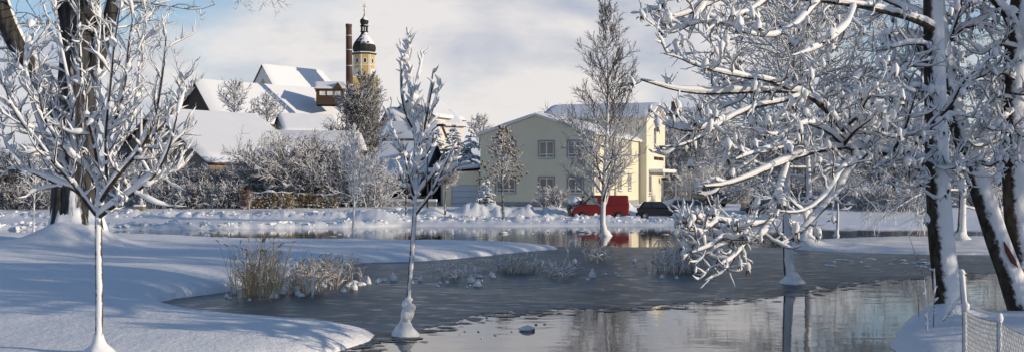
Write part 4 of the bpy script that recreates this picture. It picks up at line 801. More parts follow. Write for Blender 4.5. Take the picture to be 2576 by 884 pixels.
P1 = np.concatenate([P1, PC]); R1 = radii(np.full(len(P1), 0.04), 16, 0.25)
laden_crown(t2, base2, P1, R1, rng, 11, 4)
w0 = np.array([at(2524, 606, Y2 - .27), at(2534, 630, Y2 - .29), at(2548, 655, Y2 - .29), at(2560, 672, Y2 - .27)]); g = MB(); tubes(g, w0[None], np.array([[0.01, 0.055, 0.06, 0.008]]), 8); part(g, 'bark_wound', M['wound'], t2, True, base2)

# ---- old tree on the left bank
rng = np.random.default_rng(15); Y3 = 43.5; base3 = at(195, 604, Y3)
t3 = thing('old_tree', 'huge old tree with furrowed dark trunk behind the vase-shaped young tree', 'tree', base3)
st = [resample([at(195, 625, Y3), at(195, 585, Y3), at(192, 500, Y3), at(190, 400, Y3), at(192, 280, Y3), at(195, 150, Y3), at(215, 0, Y3), at(230, -200, Y3), at(240, -500, Y3)], 30),
      resample([at(180, 330, Y3), at(150, 270, Y3), at(100, 190, Y3), at(45, 120, Y3 - .5), at(8, 40, Y3 - 1), at(-20, -60, Y3 - 1.5), at(-60, -300, Y3 - 2)], 30),
      resample([at(192, 190, Y3), at(180, 100, Y3), at(160, 20, Y3), at(140, -100, Y3), at(100, -400, Y3)], 30), resample([at(200, 260, Y3), at(240, 160, Y3), at(270, 60, Y3), at(300, -60, Y3), at(360, -300, Y3)], 30)]
SO = np.array(st); RO = np.stack([np.interp(np.linspace(0, 1, 30), [0, .05, .12, .3, .6, 1], [1.35, 1.05, 0.92, 0.74, 0.55, 0.2]), np.interp(np.linspace(0, 1, 30), [0, .3, 1], [0.52, 0.4, 0.2]), np.linspace(0.45, 0.15, 30), np.linspace(0.4, 0.15, 30)])
g = MB()
T_, a_, b_ = frames(SO[:1]); kk = 40; th = np.arange(kk) * 2 * np.pi / kk
rad = RO[0][:, None] * (1 + 0.05 * np.sin(th * 9 + 0.6)[None] + 0.035 * np.sin(th * 17)[None] + 0.10 * np.exp(-np.linspace(0, 1, 30) * 9)[:, None] * np.sin(th * 5 + 1)[None])
tubefaces(g, (SO[0][:, None, :] + rad[..., None] * (np.cos(th)[None, :, None] * a_[0][:, None, :] + np.sin(th)[None, :, None] * b_[0][:, None, :]))[None]); part(g, 'trunk', M['bark_big'], t3, True, base3)
g = MB(); hh = np.linspace(0, 1, 7)[:, None]; topz = 0.95 + 0.9 * np.random.default_rng(6).random(kk)[None] * np.array([1, .6])[np.arange(kk) % 2][None]
zz3 = hh * topz; rr3 = np.interp(zz3, SO[0][:, 2] - base3[2], RO[0]) * (1.0 + 0.05 * np.sin(th * 9 + 0.6)[None]) + 0.10 * (1 - hh ** 2) - 0.03
tubefaces(g, np.stack([base3[0] + rr3 * np.cos(th)[None], base3[1] + rr3 * np.sin(th)[None], base3[2] + zz3], -1)[None]); part(g, 'blown_snow', M['snow_branch'], t3, True, base3)
for i in (1, 2, 3): g = MB(); tubes(g, SO[i:i + 1], RO[i:i + 1], 16); part(g, 'bough', M['bark_big'], t3, True, base3)
g = MB(); snowtubes(g, SO[1:], RO[1:] * 0.9, np.full((3, 30), 0.16), rng, 8, 0.3, vert=0.15); part(g, 'bough_snow', M['snow_branch'], t3, True, base3)
pc, dc, Lc, rc = spawn(rng, SO, RO, 16, 0.3, 0.98, 45, 90, 2.5, 6.5, 0.25, 0.2, absolute=True); P1 = grow(rng, pc, dc, Lc, 10, -0.02, 0.12); R1 = radii(np.clip(rc, 0.03, 0.07), 10, 0.2)
p, d, L, r = spawn(rng, P1, R1, 8, 0.2, 1, 30, 75, 0.7, 1.9, 0.4, 0.3, absolute=True); P2 = grow(rng, p, d, L, 7, -0.03, 0.16); R2 = radii(np.full(len(P2), 0.024), 7, 0.5)
p, d, L, r = spawn(rng, P2, R2, 5, 0.2, 1, 30, 75, 0.25, 0.8, 0.4, 0.3, absolute=True); P3 = grow(rng, p, d, L, 5, -0.04, 0.16); R3 = radii(np.full(len(P3), 0.016), 5, 0.6)
g = MB(); tubes(g, P1, R1, 6); tubes(g, P2, R2, 4); tubes(g, P3, R3, 3); part(g, 'crown', M['twig_frost'], t3, True, base3)
# hanging spray of the same old tree reaching into the top of the frame
sp = [[at(560, -140, 30), at(600, -60, 30), at(632, -5, 30)], [at(600, -60, 30), at(660, -30, 30.2), at(700, 2, 30.3)], [at(500, -200, 30), at(590, -60, 30), at(600, 0, 30)]]
sp = np.array([resample(s_, 8) for s_ in sp]); rs = radii(np.array([.03, .025, .025]), 8, .4)
ts = thing('hanging_branch', 'spray of bare frosted twigs hanging into the top edge of the sky', 'branch', at(600, -60, 30))
p, d, L, r = spawn(rng, sp, rs, 9, 0.45, 1, 20, 70, 0.4, 0.9, 0.5, 0.2, absolute=True, bias=(0.2, 0, -0.5)); PA = grow(rng, p, d, L, 9, -0.12, 0.20); RA = radii(np.full(len(PA), 0.011), 9, 0.5)
p, d, L, r = spawn(rng, PA, RA, 4, 0.3, 1, 20, 60, 0.12, 0.35, 0.5, 0.2, absolute=True); PB = grow(rng, p, d, L, 6, 0.0, 0.25); RB = radii(np.full(len(PB), 0.007), 6, 0.5)
o_ = at(600, -60, 30); g = MB(); tubes(g, sp, rs, 5); tubes(g, PA, RA, 4); tubes(g, PB, RB, 3); part(g, 'twigs', M['twig_frost'], ts, True, o_)

# ================================================================== mid-distance trees
def tree(name, label, base, H, tr_, rng, n1=26, t0=0.2, a1=(40, 70), len1=lambda t: 1.0, n2=9, n3=6, trop=0.06, l2=(0.3, 0.55), l3=(0.25, 0.5), tw=0.010, twig='twig_frost', bark='bark_young', lean=0.0, snow=0.0, group=None, upper=None, wob=0.12, trop2=None, foot=True, r1=None, k2=0.4):
    t = thing(name, label, 'tree', base, 0, group)
    z = np.linspace(0, 1, 18); T = np.stack([lean * H * z + 0.012 * H * np.sin(z * 5 + rng.uniform(0, 6)), 0.012 * H * np.sin(z * 4 + rng.uniform(0, 6)), H * z], -1); T[0, :2] = 0; T = T[None]
    RT = (tr_ * (1 - 0.93 * z ** 0.9) * (1 + 0.5 * np.exp(-z * 40)))[None]
    g = MB(); tubes(g, T - np.array([0, 0, 0.1]), RT, 10); g.obj('trunk', M[bark], t, True)
    tt = t0 + (0.98 - t0) * ((np.arange(n1) + 0.5) / n1 + rng.uniform(-.4, .4, n1) / n1)
    f = np.clip(tt, 0, .999) * 17; i = f.astype(int); w = (f - i)[:, None]; pos = T[0, i] * (1 - w) + T[0, i + 1] * w
    az = np.arange(n1) * 2.399 + rng.uniform(-.5, .5, n1); an = np.radians(rng.uniform(a1[0], a1[1], n1))
    d = np.stack([np.sin(an) * np.cos(az), np.sin(an) * np.sin(az), np.cos(an)], -1)
    L = np.array([len1(x) for x in (tt - t0) / (1 - t0)]) * rng.uniform(0.8, 1.15, n1)
    P1 = grow(rng, pos, d, L, 9, trop, 0.07); rr1 = np.interp(tt, z, RT[0]) * 0.5; R1 = radii(np.clip(rr1, tw * 1.6, 1), 9, 0.25)
    tp = trop if trop2 is None else trop2
    p, d, Lx, r = spawn(rng, P1, R1, n2, 0.15, 1, 25, 60, l2[0], l2[1], 0.5, k2); P2 = grow(rng, p, d, Lx, 6, tp, wob); R2 = radii(np.clip(r, tw * 1.1, tw * 1.8), 6, 0.5)
    p, d, Lx, r = spawn(rng, P2, R2, n3, 0.15, 1, 25, 60, l3[0], l3[1], 0.5, 0.3); P3 = grow(rng, p, d, Lx, 5, tp, wob); R3 = radii(np.full(len(P3), tw), 5, 0.6)
    if upper:
        zc = upper[0]
        for nm, mm, lo in (('crown', twig, True), ('crown_top', upper[1], False)):
            g = MB()
            for P, R, k_ in ((P1, R1, 5), (P2, R2, 4), (P3, R3, 3)):
                zz_ = P[:, :, 2].mean(1) + rng.normal(0, H * 0.05, len(P)); s_ = (zz_ < zc) == lo
                tubes(g, P[s_], R[s_] * (1.0 if lo else 0.62), k_)
            g.obj(nm, M[mm], t, True)
    else:
        g = MB(); tubes(g, P1, R1, 5); tubes(g, P2, R2, 4); tubes(g, P3, R3, 3); g.obj('crown', M[twig], t, True)
    if snow:
        g = MB(); snowtubes(g, P1, R1, np.full(P1.shape[:2], snow), rng, 6, 0.3); snowtubes(g, P2, R2, np.full(P2.shape[:2], snow * 0.8), rng, 5, 0.3)
        m3 = rng.random(len(P3)) < 0.5; snowtubes(g, P3[m3], R3[m3], np.full((m3.sum(), 5), snow * 0.6), rng, 4, 0.3); g.obj('branch_snow', M['snow_branch'], t, True)
    if foot:
        g = MB(); fv = lathe([(tr_ * 2.6, -0.12), (tr_ * 2.2, 0.04), (tr_ * 1.6, 0.14), (tr_ * 1.25, 0.28), (tr_ * 0.9, 0.36)], 12); fv[..., :2] *= rng.uniform(0.78, 1.22, fv.shape[:3])[..., None]; tubefaces(g, fv); g.obj('snow_foot', M['snow_branch'], t, True)
    return t
rng = np.random.default_rng(21)
b_ = gp(1522, 592); tree('tall_tree', 'tall narrow tree with frosted lower crown in front of the red van', b_, 13.9, 0.17, rng, 58, 0.10, (28, 72), lambda t: 4.0 * (1 - t) ** 0.95 + 0.5 if t > 0.05 else 3.6, 12, 8, 0.10, (0.3, 0.55), (0.3, 0.55), 0.018, 'twig_frost', 'bark_plaster', upper=(6.4, 'twig_bare'))
b_ = gp(1993, 712); tree('pond_tree', 'snow-plastered tree rising from the ice behind the reaching boughs', b_, 12.5, 0.155, rng, 50, 0.30, (40, 80), lambda t: 3.7 * (1 - t) ** 0.5 + 0.5, 10, 8, 0.04, (0.3, 0.55), (0.3, 0.5), 0.02, 'twig_heavy', 'bark_plaster')
b_ = np.array([13.6, 48.6, gz(13.6, 48.6) - 0.1]); tree('island_tree', 'blue-grey spreading tree with drooping twigs on the left end of the snowy islet', b_, 12.5, 0.19, rng, 56, 0.20, (50, 95), lambda t: 5.0 * (1 - t) ** 0.5 + 0.8, 10, 7, -0.02, (0.28, 0.5), (0.3, 0.5), 0.02, 'twig_heavy', 'bark_plaster', trop2=-0.05)
b_ = np.array([21.6, 50.5, gz(21.6, 50.5)]); tree('island_tree', 'weeping snow-laden tree between the two right trunks, twigs brushing the islet', b_, 11.5, 0.20, rng, 52, 0.13, (55, 100), lambda t: 4.8 * (1 - t) ** 0.5 + 0.8, 10, 7, -0.05, (0.28, 0.5), (0.3, 0.5), 0.02, 'twig_heavy', 'bark_plaster', trop2=-0.09)
b_ = gp(888, 601); tree('young_tree', 'small blue-frosted young tree standing in the far channel below the chimney', b_, 6.0, 0.075, rng, 22, 0.30, (28, 50), lambda t: 2.1 * (1 - t) ** 0.8 + 0.3, 8, 5, 0.08, (0.3, 0.5), (0.3, 0.5), 0.022, 'twig_heavy', 'bark_plaster')
b_ = gp(88, 600); tree('young_tree', 'thin frosted young tree in the far channel left of the old trunk', b_, 5.2, 0.07, rng, 20, 0.36, (35, 65), lambda t: 1.7 * (1 - t) ** 0.7 + 0.3, 8, 5, 0.05, (0.3, 0.5), (0.3, 0.5), 0.02, 'twig_heavy', 'bark_plaster')
b_ = gp(2104, 592); tree('young_tree', 'thin young tree standing in brown water behind the drooping boughs', b_, 5.5, 0.085, rng, 20, 0.34, (40, 70), lambda t: 1.9 * (1 - t) ** 0.7 + 0.3, 8, 5, 0.03, (0.3, 0.5), (0.3, 0.5), 0.014, 'twig_frost', 'bark_plaster')
# tree with clinging brown leaves
Yb = 77.0; b_ = at(1265, 0, Yb); b_[2] = gz(b_[0], b_[1]) - 0.1
tl = tree('leafy_tree', 'small tree with clinging brown leaves in front of the yellow gable', b_, 7.0, 0.085, rng, 24, 0.36, (35, 60), lambda t: 2.3 * (1 - t) ** 0.8 + 0.25, 6, 2, 0.08, (0.3, 0.5), (0.3, 0.5), 0.02, 'twig_brown', 'bark', foot=False)
g = MB(); B = 210
hz_ = rng.uniform(0.34, 1.0, B); rad_ = 2.0 * (1 - ((hz_ - 0.36) / 0.66)) ** 0.75 * np.sqrt(rng.uniform(0.1, 1, B)) + 0.1; az = rng.uniform(0, 6.28, B)
for i in range(B): blob(g, (rad_[i] * math.cos(az[i]), rad_[i] * math.sin(az[i]), hz_[i] * 7.0 + 0.25 * rad_[i]), rng.uniform(0.05, 0.125, 3), rng, 4, 5, 0.25)
g.obj('dry_leaves', M['leaf_brown'], tl, False)['kind'] = 'stuff'
# ball-headed tree by the garage
Yb = 86.0; b_ = at(1120, 0, Yb); b_[2] = gz(b_[0], b_[1]) - 0.1
tree('ball_tree', 'small grafted tree with a fan of pinkish upright twigs before the garage', b_, 2.9, 0.10, rng, 46, 0.80, (15, 75), lambda t: 1.45, 8, 5, 0.10, (0.3, 0.5), (0.25, 0.4), 0.02, 'twig_brown', 'bark', foot=False)
b_ = at(1022, 0, 80); b_[2] = gz(b_[0], b_[1])
tree('young_tree', 'dark thin sapling between the slim centre tree and the street lamp', b_, 4.2, 0.085, rng, 14, 0.5, (30, 55), lambda t: 1.1 * (1 - t) + 0.2, 5, 3, 0.08, (0.3, 0.5), (0.3, 0.5), 0.02, 'twig_dark', 'bark', foot=False)
# bare trees on the hill side
b_ = at(920, 0, 168); b_[2] = 6.0
tree('bare_tree', 'tall bare brown tree between the chimney and the ochre tower base', b_, 14.0, 0.3, rng, 50, 0.1, (25, 60), lambda t: 5.0 * (1 - t) ** 0.45 + 0.8, 10, 8, 0.06, (0.3, 0.5), (0.3, 0.5), 0.036, 'twig_dark', 'bark', foot=False)
b_ = at(903, 0, 126); b_[2] = 3.6
tree('bare_tree', 'broad bare brown tree hiding the foot of the chimney', b_, 9.8, 0.28, rng, 62, 0.06, (30, 72), lambda t: 4.3 * (1 - t) ** 0.4 + 0.9, 11, 8, 0.05, (0.3, 0.5), (0.3, 0.5), 0.034, 'twig_dark', 'bark', foot=False)
for (px_, py_, hh, lab, rr_) in ((590, 300, 4.6, 'spreading frosted tree before the roof of the dark-gabled barn', 3.2), (672, 312, 3.4, 'lower frosted tree right of the spreading one before the barn roof', 2.8)):
    b_ = at(px_, py_, 134); tree('bare_tree', lab, b_ - (0, 0, 1.5), hh + 1.6, 0.16, rng, 26, 0.2, (35, 70), lambda t, rr_=rr_: rr_ * (1 - t) ** 0.6 + 0.5, 8, 5, 0.06, (0.3, 0.5), (0.3, 0.5), 0.036, 'twig_frost', 'bark', foot=False)
b_ = at(1206, 340, 210); tree('bare_tree', 'hazy brown bare tree far behind the left slope of the yellow house', b_ - (0, 0, 3), 6.4, 0.2, rng, 30, 0.2, (35, 70), lambda t: 3.2 * (1 - t) ** 0.5 + 0.5, 8, 6, 0.06, (0.3, 0.5), (0.3, 0.5), 0.045, 'twig_brown', 'bark', foot=False)

# ---- shrubs
def shrub(name, label, base, w, h, d, rng, n=40, n2=8, n3=5, tw=0.014, twig='twig_frost', group=None, cat='shrub', trop=0.02, spread=(10, 70)):
    t = thing(name, label, cat, base, 0, group)
    p = np.stack([rng.uniform(-.35, .35, n) * w, rng.uniform(-.35, .35, n) * d, np.full(n, -0.15)], -1)
    an = np.radians(rng.uniform(*spread, n)); az = rng.uniform(0, 6.28, n); dd = np.stack([np.sin(an) * np.cos(az) * w / h, np.sin(an) * np.sin(az) * d / h, np.cos(an)], -1)
    P1 = grow(rng, p, dd, h * rng.uniform(0.6, 1.05, n), 8, trop, 0.12); R1 = radii(np.full(n, tw * 2), 8, 0.35)
    q, e, L, r = spawn(rng, P1, R1, n2, 0.2, 1, 20, 65, 0.2, 0.42, 0.5, 0.3); P2 = grow(rng, q, e, L, 5, trop, 0.16); R2 = radii(np.full(len(P2), tw * 1.2), 5, 0.5)
    q, e, L, r = spawn(rng, P2, R2, n3, 0.2, 1, 20, 65, 0.3, 0.6, 0.5, 0.3); P3 = grow(rng, q, e, L, 4, trop, 0.16); R3 = radii(np.full(len(P3), tw), 4, 0.6)
    g = MB(); tubes(g, P1, R1, 4); g.obj('stems', M[twig], t, True)
    g = MB(); tubes(g, P2, R2, 3); tubes(g, P3, R3, 3); g.obj('twigs', M[twig], t, True)
    return t
rng = np.random.default_rng(31)
def sb(px, Y): b = at(px, 0, Y); b[2] = gz(b[0], b[1]); return b
SH = [('big rounded frosted shrub glowing pinkish in the sun below the barn roofs', 735, 99, 6.6, 6.9, 5, 'twig_brown', 100, 10, 8), ('frosted shrub at the left flank of the big rounded one', 660, 98, 3.8, 4.9, 3, 'twig_brown', 60, 9, 7), ('feathery white shrub right of the big rounded one', 835, 98, 5.0, 6.2, 4, 'twig_brown', 80, 10, 7),
      ('drooping white shrub at the left end of the grey wall', 925, 96, 4.0, 4.8, 3, 'twig_heavy', 36, 8, 6), ('dark tangled shrub in the middle of the garden front', 560, 97, 4.4, 3.9, 3, 'twig_dark', 50, 9, 6), ('dark frosted shrub below the eave of the low barn', 490, 97, 4.2, 3.6, 3, 'twig_dark', 46, 9, 6),
      ('frosted shrub under the low barn gable, right of the old trunk', 425, 98, 4.5, 4.0, 3, 'twig_frost', 44, 9, 6), ('frosted shrub behind the young tree crown, beside the concrete-footed post', 340, 98, 4.5, 4.6, 3, 'twig_frost', 44, 9, 6),
      ('brownish frosted shrub at the far left edge', 20, 98, 4.5, 5.6, 3, 'twig_dark', 40, 9, 6), ('white-flecked shrub between the far left edge and the old trunk', 105, 98, 4.0, 5.2, 3, 'twig_frost', 40, 9, 6)]
for (lab, px, Y, w, h, d, tw, n_, n2_, n3_) in SH: shrub('garden_shrub', lab, sb(px, Y), w, h, d, rng, n_ + 20, n2_, n3_ + 1, 0.028, tw, 'shrubs along the garden front')
shrub('garden_shrub', 'small frosted bush below the lower middle window of the gable', sb(1386, 90.5), 2.0, 2.1, 1.4, rng, 30, 7, 5, 0.024, 'twig_brown')
# clipped hedge, one stretch per colour
def hedge(label, px0, px1, Y, h, m, rng, n=900):
    a, b = at(px0, 0, Y), at(px1, 0, Y); w = b[0] - a[0]; zb = gz((a[0] + b[0]) / 2, Y)
    t = thing('hedge', label, 'hedge', ((a[0] + b[0]) / 2, Y, zb), 0, 'garden hedge')
    hx_ = rng.uniform(-w / 2, w / 2, n); P = np.stack([hx_, rng.uniform(-0.45, 0.45, n), rng.uniform(-0.1, h, n) * (1 + 0.5 * fbm(hx_ * 0.8 + px0, hx_ * 0 + 5, 3))], -1); u = nrm(rng.normal(0, 1, (n, 3))) * 0.13; v = nrm(np.cross(u, rng.normal(0, 1, (n, 3)))) * 0.09
    g = MB(); g.add(np.stack([P - u, P + v, P + u, P - v], 1), [np.arange(n * 4).reshape(n, 4)]); g.obj('leaves', M[m], t, False)['kind'] = 'stuff'
    k = 26; p = np.stack([np.linspace(-w / 2, w / 2, k), rng.uniform(-.3, .3, k), np.full(k, -0.2)], -1); P1 = grow(rng, p, np.tile([0, 0, 1.], (k, 1)), np.full(k, h), 5, 0, 0.1)
    q, e, L, r = spawn(rng, P1, radii(np.full(k, .03), 5), 10, 0.1, 1, 20, 70, 0.3, 0.6, .5, .2); P2 = grow(rng, q, e, L, 4, .05, .2)
    g = MB(); tubes(g, P1, radii(np.full(k, .025), 5), 4); tubes(g, P2, radii(np.full(len(P2), .014), 4), 3); g.obj('stems', M['twig_brown'], t, True)
    g = MB(); ns = max(int(w * 3), 6); xs = np.linspace(-w / 2, w / 2, ns); Pp = np.stack([xs, rng.uniform(-.1, .1, ns), h + rng.uniform(-.12, .05, ns)], -1)[None]; snowtubes(g, Pp, rng.uniform(0.02, 0.2, (1, ns)), rng.uniform(0, 0.12, (1, ns)), rng, 8, 0.4); g.obj('hedge_snow', M['snow_branch'], t, True)
rng = np.random.default_rng(32)
hedge('rust-brown clipped hedge end beside the dark shrubs', 608, 628, 93, 1.45, 'hedge_rust', rng, 260); hedge('sunlit straw-brown clipped hedge under the big rounded shrub', 630, 740, 93.5, 1.35, 'hedge_leaf', rng, 1100); hedge('lower sunlit hedge stretch with an olive bush at its right end', 742, 850, 94, 1.15, 'hedge_leaf', rng, 900)
for i, px_ in enumerate((385, 425, 462, 500, 540, 580)): shrub('garden_shrub', ('dark low shrub in the garden row, %s' % ('nearest the concrete-footed post', 'second right of the post', 'third right of the post', 'under the barn eave', 'fifth right of the post', 'next to the rust-brown hedge end')[i]), sb(px_, 93.8), 2.2, 2.7, 1.6, rng, 30, 7, 5, 0.024, 'twig_dark' if i % 2 else 'twig_frost', 'low dark shrubs along the garden front')
for i, px_ in enumerate((15, 65, 118)): shrub('garden_shrub', ('dark low shrub at the far left, %s' % ('at the very edge', 'behind the thin frosted tree', 'touching the old trunk')[i]), sb(px_, 93), 2.4, 2.4, 1.6, rng, 30, 7, 5, 0.024, 'twig_dark', 'low dark shrubs at the far left')

# ---- conifers
def spruce(label, base, H, w, rng, n=110, group=None, droop=-0.10):
    t = thing('spruce_tree', label, 'tree', base, 0, group)
    g = MB(); tubes(g, np.stack([np.zeros(6), np.zeros(6), np.linspace(-0.2, H, 6)], -1)[None], np.linspace(0.06 * H / 4, 0.01, 6)[None], 8); g.obj('trunk', M['bark'], t, True)
    tt = rng.uniform(0.04, 0.98, n); az = np.arange(n) * 2.399; L = w * (1 - tt) ** 0.8 * rng.uniform(.75, 1.1, n) + 0.12
    P1 = grow(rng, np.stack([0 * tt, 0 * tt, tt * H], -1), np.stack([np.cos(az), np.sin(az), np.full(n, 0.25)], -1), L, 8, droop, 0.06); R1 = np.linspace(0.035, 0.012, 8)[None] * np.ones((n, 1))
    q, e, Lq, r = spawn(rng, P1, R1, 9, 0.15, 1, 35, 60, 0.25, 0.45, .5, .4, flat=0.8); P2 = grow(rng, q, e, Lq, 4, droop, 0.1)
    g = MB(); tubes(g, P1, R1 * 2.2, 5); tubes(g, P2, radii(np.full(len(P2), 0.045), 4, 0.4), 4); g.obj('needles', M['needle'], t, True)
    g = MB(); snowtubes(g, P1, R1 * 2, np.full((n, 8), 0.09), rng, 6, 0.5); m3 = rng.random(len(P2)) < 0.6; snowtubes(g, P2[m3], np.full((m3.sum(), 4), 0.04), np.full((m3.sum(), 4), 0.06), rng, 5, 0.5); g.obj('branch_snow', M['snow_branch'], t, True)
    return t
rng = np.random.default_rng(33)
for (px, Y, H, w, lab) in ((1100, 112, 7.6, 3.0, 'snowy spruce at the left of the dark clump beside the house'), (1142, 110, 8.0, 3.2, 'middle and tallest snowy spruce of the clump beside the house'), (1184, 108, 7.3, 2.8, 'snowy spruce of the clump nearest the house eave')):
    b_ = at(px, 0, Y); b_[2] = 1.3; spruce(lab, b_, H, w, rng, 120, 'spruces beside the yellow house')
b_ = sb(1222, 90.5); spruce('small squat spruce heaped with snow at the house corner', b_, 2.0, 1.0, rng, 46)
b_ = at(1890, 0, 116); b_[2] = 1.0; spruce('dark snowy spruce behind the parked cars under the boughs', b_, 4.6, 2.2, rng, 90)

# ---- frosted wood behind the car park: a few kinds, then copies
rng = np.random.default_rng(34)
WL = 'frosted tree in the wood behind the car park'
W0 = [tree('wood_tree', WL, (0, 0, 0), 7.5, 0.16, rng, 34, 0.12, (35, 75), lambda t: 3.4 * (1 - t) ** 0.55 + 0.6, 9, 6, 0.03, (0.3, 0.5), (0.3, 0.5), 0.028, tw_, 'bark', foot=False, group='trees of the frosted wood') for tw_ in ('twig_frost', 'twig_dark', 'twig_heavy', 'twig_brown')]
spots = []
for i, px in enumerate(np.linspace(1695, 2790, 26)):
    spots.append((px + rng.uniform(-15, 15), rng.uniform(122, 130), rng.uniform(0.85, 1.15), i))
for i, px in enumerate(np.linspace(1720, 2800, 20)):
    spots.append((px + rng.uniform(-20, 20), rng.uniform(138, 155), rng.uniform(1.3, 1.8), i * 3 + 1))
for i, px in enumerate((-230, -120, -40, 60, 150, 300)): spots.append((px, rng.uniform(112, 120), rng.uniform(0.6, 0.8), i))
used = set()
for (px, Y, s_, i) in spots:
    k_ = int(i) % 4; o = W0[k_] if k_ not in used else copy_tree(W0[k_]); used.add(k_)
    x_ = (px - CX) / F * Y; o.location = (x_, Y, gz(x_, Y) - 0.05); o.scale = (s_ * rng.uniform(.9, 1.15), s_ * rng.uniform(.9, 1.15), s_); o.rotation_euler = (0, 0, rng.uniform(0, 6.28))
    o['label'] = ('grey frosted', 'dark-twigged frosted', 'thickly white', 'brownish frosted')[k_] + (' tree at the front edge of the wood behind the car park' if Y < 132 else ' taller tree at the back of the wood behind the car park')
    if px < 1000: o['label'] = 'frosted tree beyond the garden at the far left'; o['group'] = 'trees beyond the far left garden'
SR = [(1695, 124, 3.6, 5.2, 'twig_brown'), (1745, 120, 3.8, 4.6, 'twig_heavy'), (2160, 93, 3.4, 2.8, 'twig_frost'), (2230, 92, 3.2, 2.6, 'twig_brown'), (2300, 92, 3.4, 2.7, 'twig_brown'), (2440, 95, 4, 3.0, 'twig_frost'), (2530, 96, 4, 3.2, 'twig_frost'), (2090, 95, 3.2, 2.8, 'twig_frost'), (1990, 96, 3.6, 3.0, 'twig_dark'), (1840, 112, 3.5, 3.0, 'twig_frost')]
LB_ = ['frosted bush against the sunny gable end of the tall cream house', 'white bush behind the wire-panel fence', 'frosted bush at the wood edge left of the straw-coloured ones', 'straw-coloured bush in sun at the wood edge under the low bough', 'straw-coloured bush in sun just left of the dark trunk', 'frosted bush between the two right-hand trunks', 'frosted bush at the right edge behind the twin stems', 'grey frosted bush above the thin tree in brown water', 'dark bush behind the drooping boughs', 'frosted bush behind the parked estate car']
for (px, Y, w, h, tw), lab in zip(SR, LB_): shrub('wood_edge_shrub', lab, sb(px, Y), w, h, 2.6, rng, 40, 8, 6, 0.030, tw, 'bushes along the wood edge')

# trees on the right bank just outside the picture: they throw the long shade over the pond and the peninsula
for i, (x_, y_, s_) in enumerate(((20.0, 16.3, 1.1), (15.8, 17.8, 0.95), (25.0, 27.5, 1.4), (22.5, 29.5, 1.2), (28.0, 31.5, 1.4), (23.5, 24.5, 1.2), (32, 26.5, 1.45), (34.0, 34.0, 1.5), (31.5, 38, 1.4), (25, 17.5, 1.35))):
    o = copy_tree(W0[(0, 2, 1, 3)[i % 4]]); o.location = (x_, y_, gz(x_, y_)); o.scale = (s_, s_, s_); o.rotation_euler[2] = i * 1.3; o['label'] = 'snow-laden tree on the right bank beyond the twin stems'; o['group'] = 'trees on the right bank'
# ================================================================== reeds, lumps, rubble
rng = np.random.default_rng(41)
def reeds(name, label, pts, rng, h=(0.8, 1.6), mats=('reed', 'reed_plume'), plume=0.5, w=0.008, lean=0.16, snow=0.0, cat='reeds'):
    c = pts.mean(0); c = np.array([c[0], c[1], 0.0]); t = thing(name, label, cat, c); n = len(pts)
    base = np.stack([pts[:, 0], pts[:, 1], np.full(n, -0.05)], -1) - c; H = rng.uniform(h[0], h[1], n); d = np.stack([rng.normal(0.03, lean, n), rng.normal(0, lean, n), np.ones(n)], -1)
    P = grow(rng, base, d, H, 6, -0.05, 0.05); g = MB(); tubes(g, P, radii(np.full(n, w), 6, 0.5), 3); g.obj('stalks', M[mats[0]], t, False)['kind'] = 'stuff'
    m = rng.random(n) < plume
    if m.any():
        B = m.sum(); dr = nrm(P[m, -1] - P[m, -3] + np.stack([rng.uniform(-.3, .5, B) * .3, rng.normal(0, .05, B), np.full(B, -0.05)], -1)); PP = grow(rng, P[m, -1] - dr * 0.05, dr, rng.uniform(0.14, 0.28, B), 6, -0.28, 0.05)
        g = MB(); tubes(g, PP, np.array([0.3, 1, 1.2, 1, .6, .1])[None] * rng.uniform(0.009, 0.016, (B, 1)), 5); g.obj('plumes', M[mats[1]], t, True)['kind'] = 'stuff'
    # hanging blades
    q, e, L, r = spawn(rng, P, radii(np.full(n, w), 6), 2, 0.2, 0.8, 15, 45, 0.25, 0.5, .8, .3, absolute=True); PB = grow(rng, q, e, L, 5, -0.22, .06); g = MB(); tubes(g, PB, radii(np.full(len(PB), w * 0.9), 5, .3), 3); g.obj('blades', M[mats[0]], t, False)['kind'] = 'stuff'
    if snow:
        g = MB(); snowtubes(g, PB, np.full(PB.shape[:2], w), np.full(PB.shape[:2], snow), rng, 5, .5); m2 = rng.random(n) < .5; snowtubes(g, P[m2, :4], np.full((m2.sum(), 4), w), np.full((m2.sum(), 4), snow), rng, 5, .5, vert=.6); g.obj('reed_snow', M['snow_branch'], t, True)['kind'] = 'stuff'
    return t
def scatter_px(x0, x1, y0, y1, n):
    return np.array([gp(x, y)[:2] for x, y in zip(rng.uniform(x0, x1, n), rng.uniform(y0, y1, n))])
def gaus_px(x, y, sx, sy, n): return np.array([gp(a, b)[:2] for a, b in zip(rng.normal(x, sx, n), np.clip(rng.normal(y, sy, n), y - 3 * sy, y + 2 * sy))])
reeds('reed_clump', 'tall straw-coloured reed clump at the mouth of the inlet', np.concatenate([gaus_px(632, 738, 11, 8, 58), gaus_px(682, 738, 17, 9, 62), gaus_px(600, 745, 14, 6, 18)]), rng, (0.45, 1.65), plume=0.6, w=0.009, lean=0.13)
reeds('reed_clump', 'frosted lower reeds to the right of the tall straw clump', np.concatenate([gaus_px(770, 728, 30, 10, 120), gaus_px(835, 705, 30, 12, 90)]), rng, (0.4, 1.0), plume=0.3, snow=0.014)
reeds('reed_clump', 'low frosted reed tuft in the ice left of the peninsula tip', gaus_px(1295, 680, 34, 5, 100), rng, (0.25, 0.65), plume=0.15, snow=0.014)
reeds('reed_clump', 'frosted reed tuft in the ice below the reflected red van', gaus_px(1500, 655, 22, 4, 34), rng, (0.3, 1.0), plume=0.1, snow=0.02)
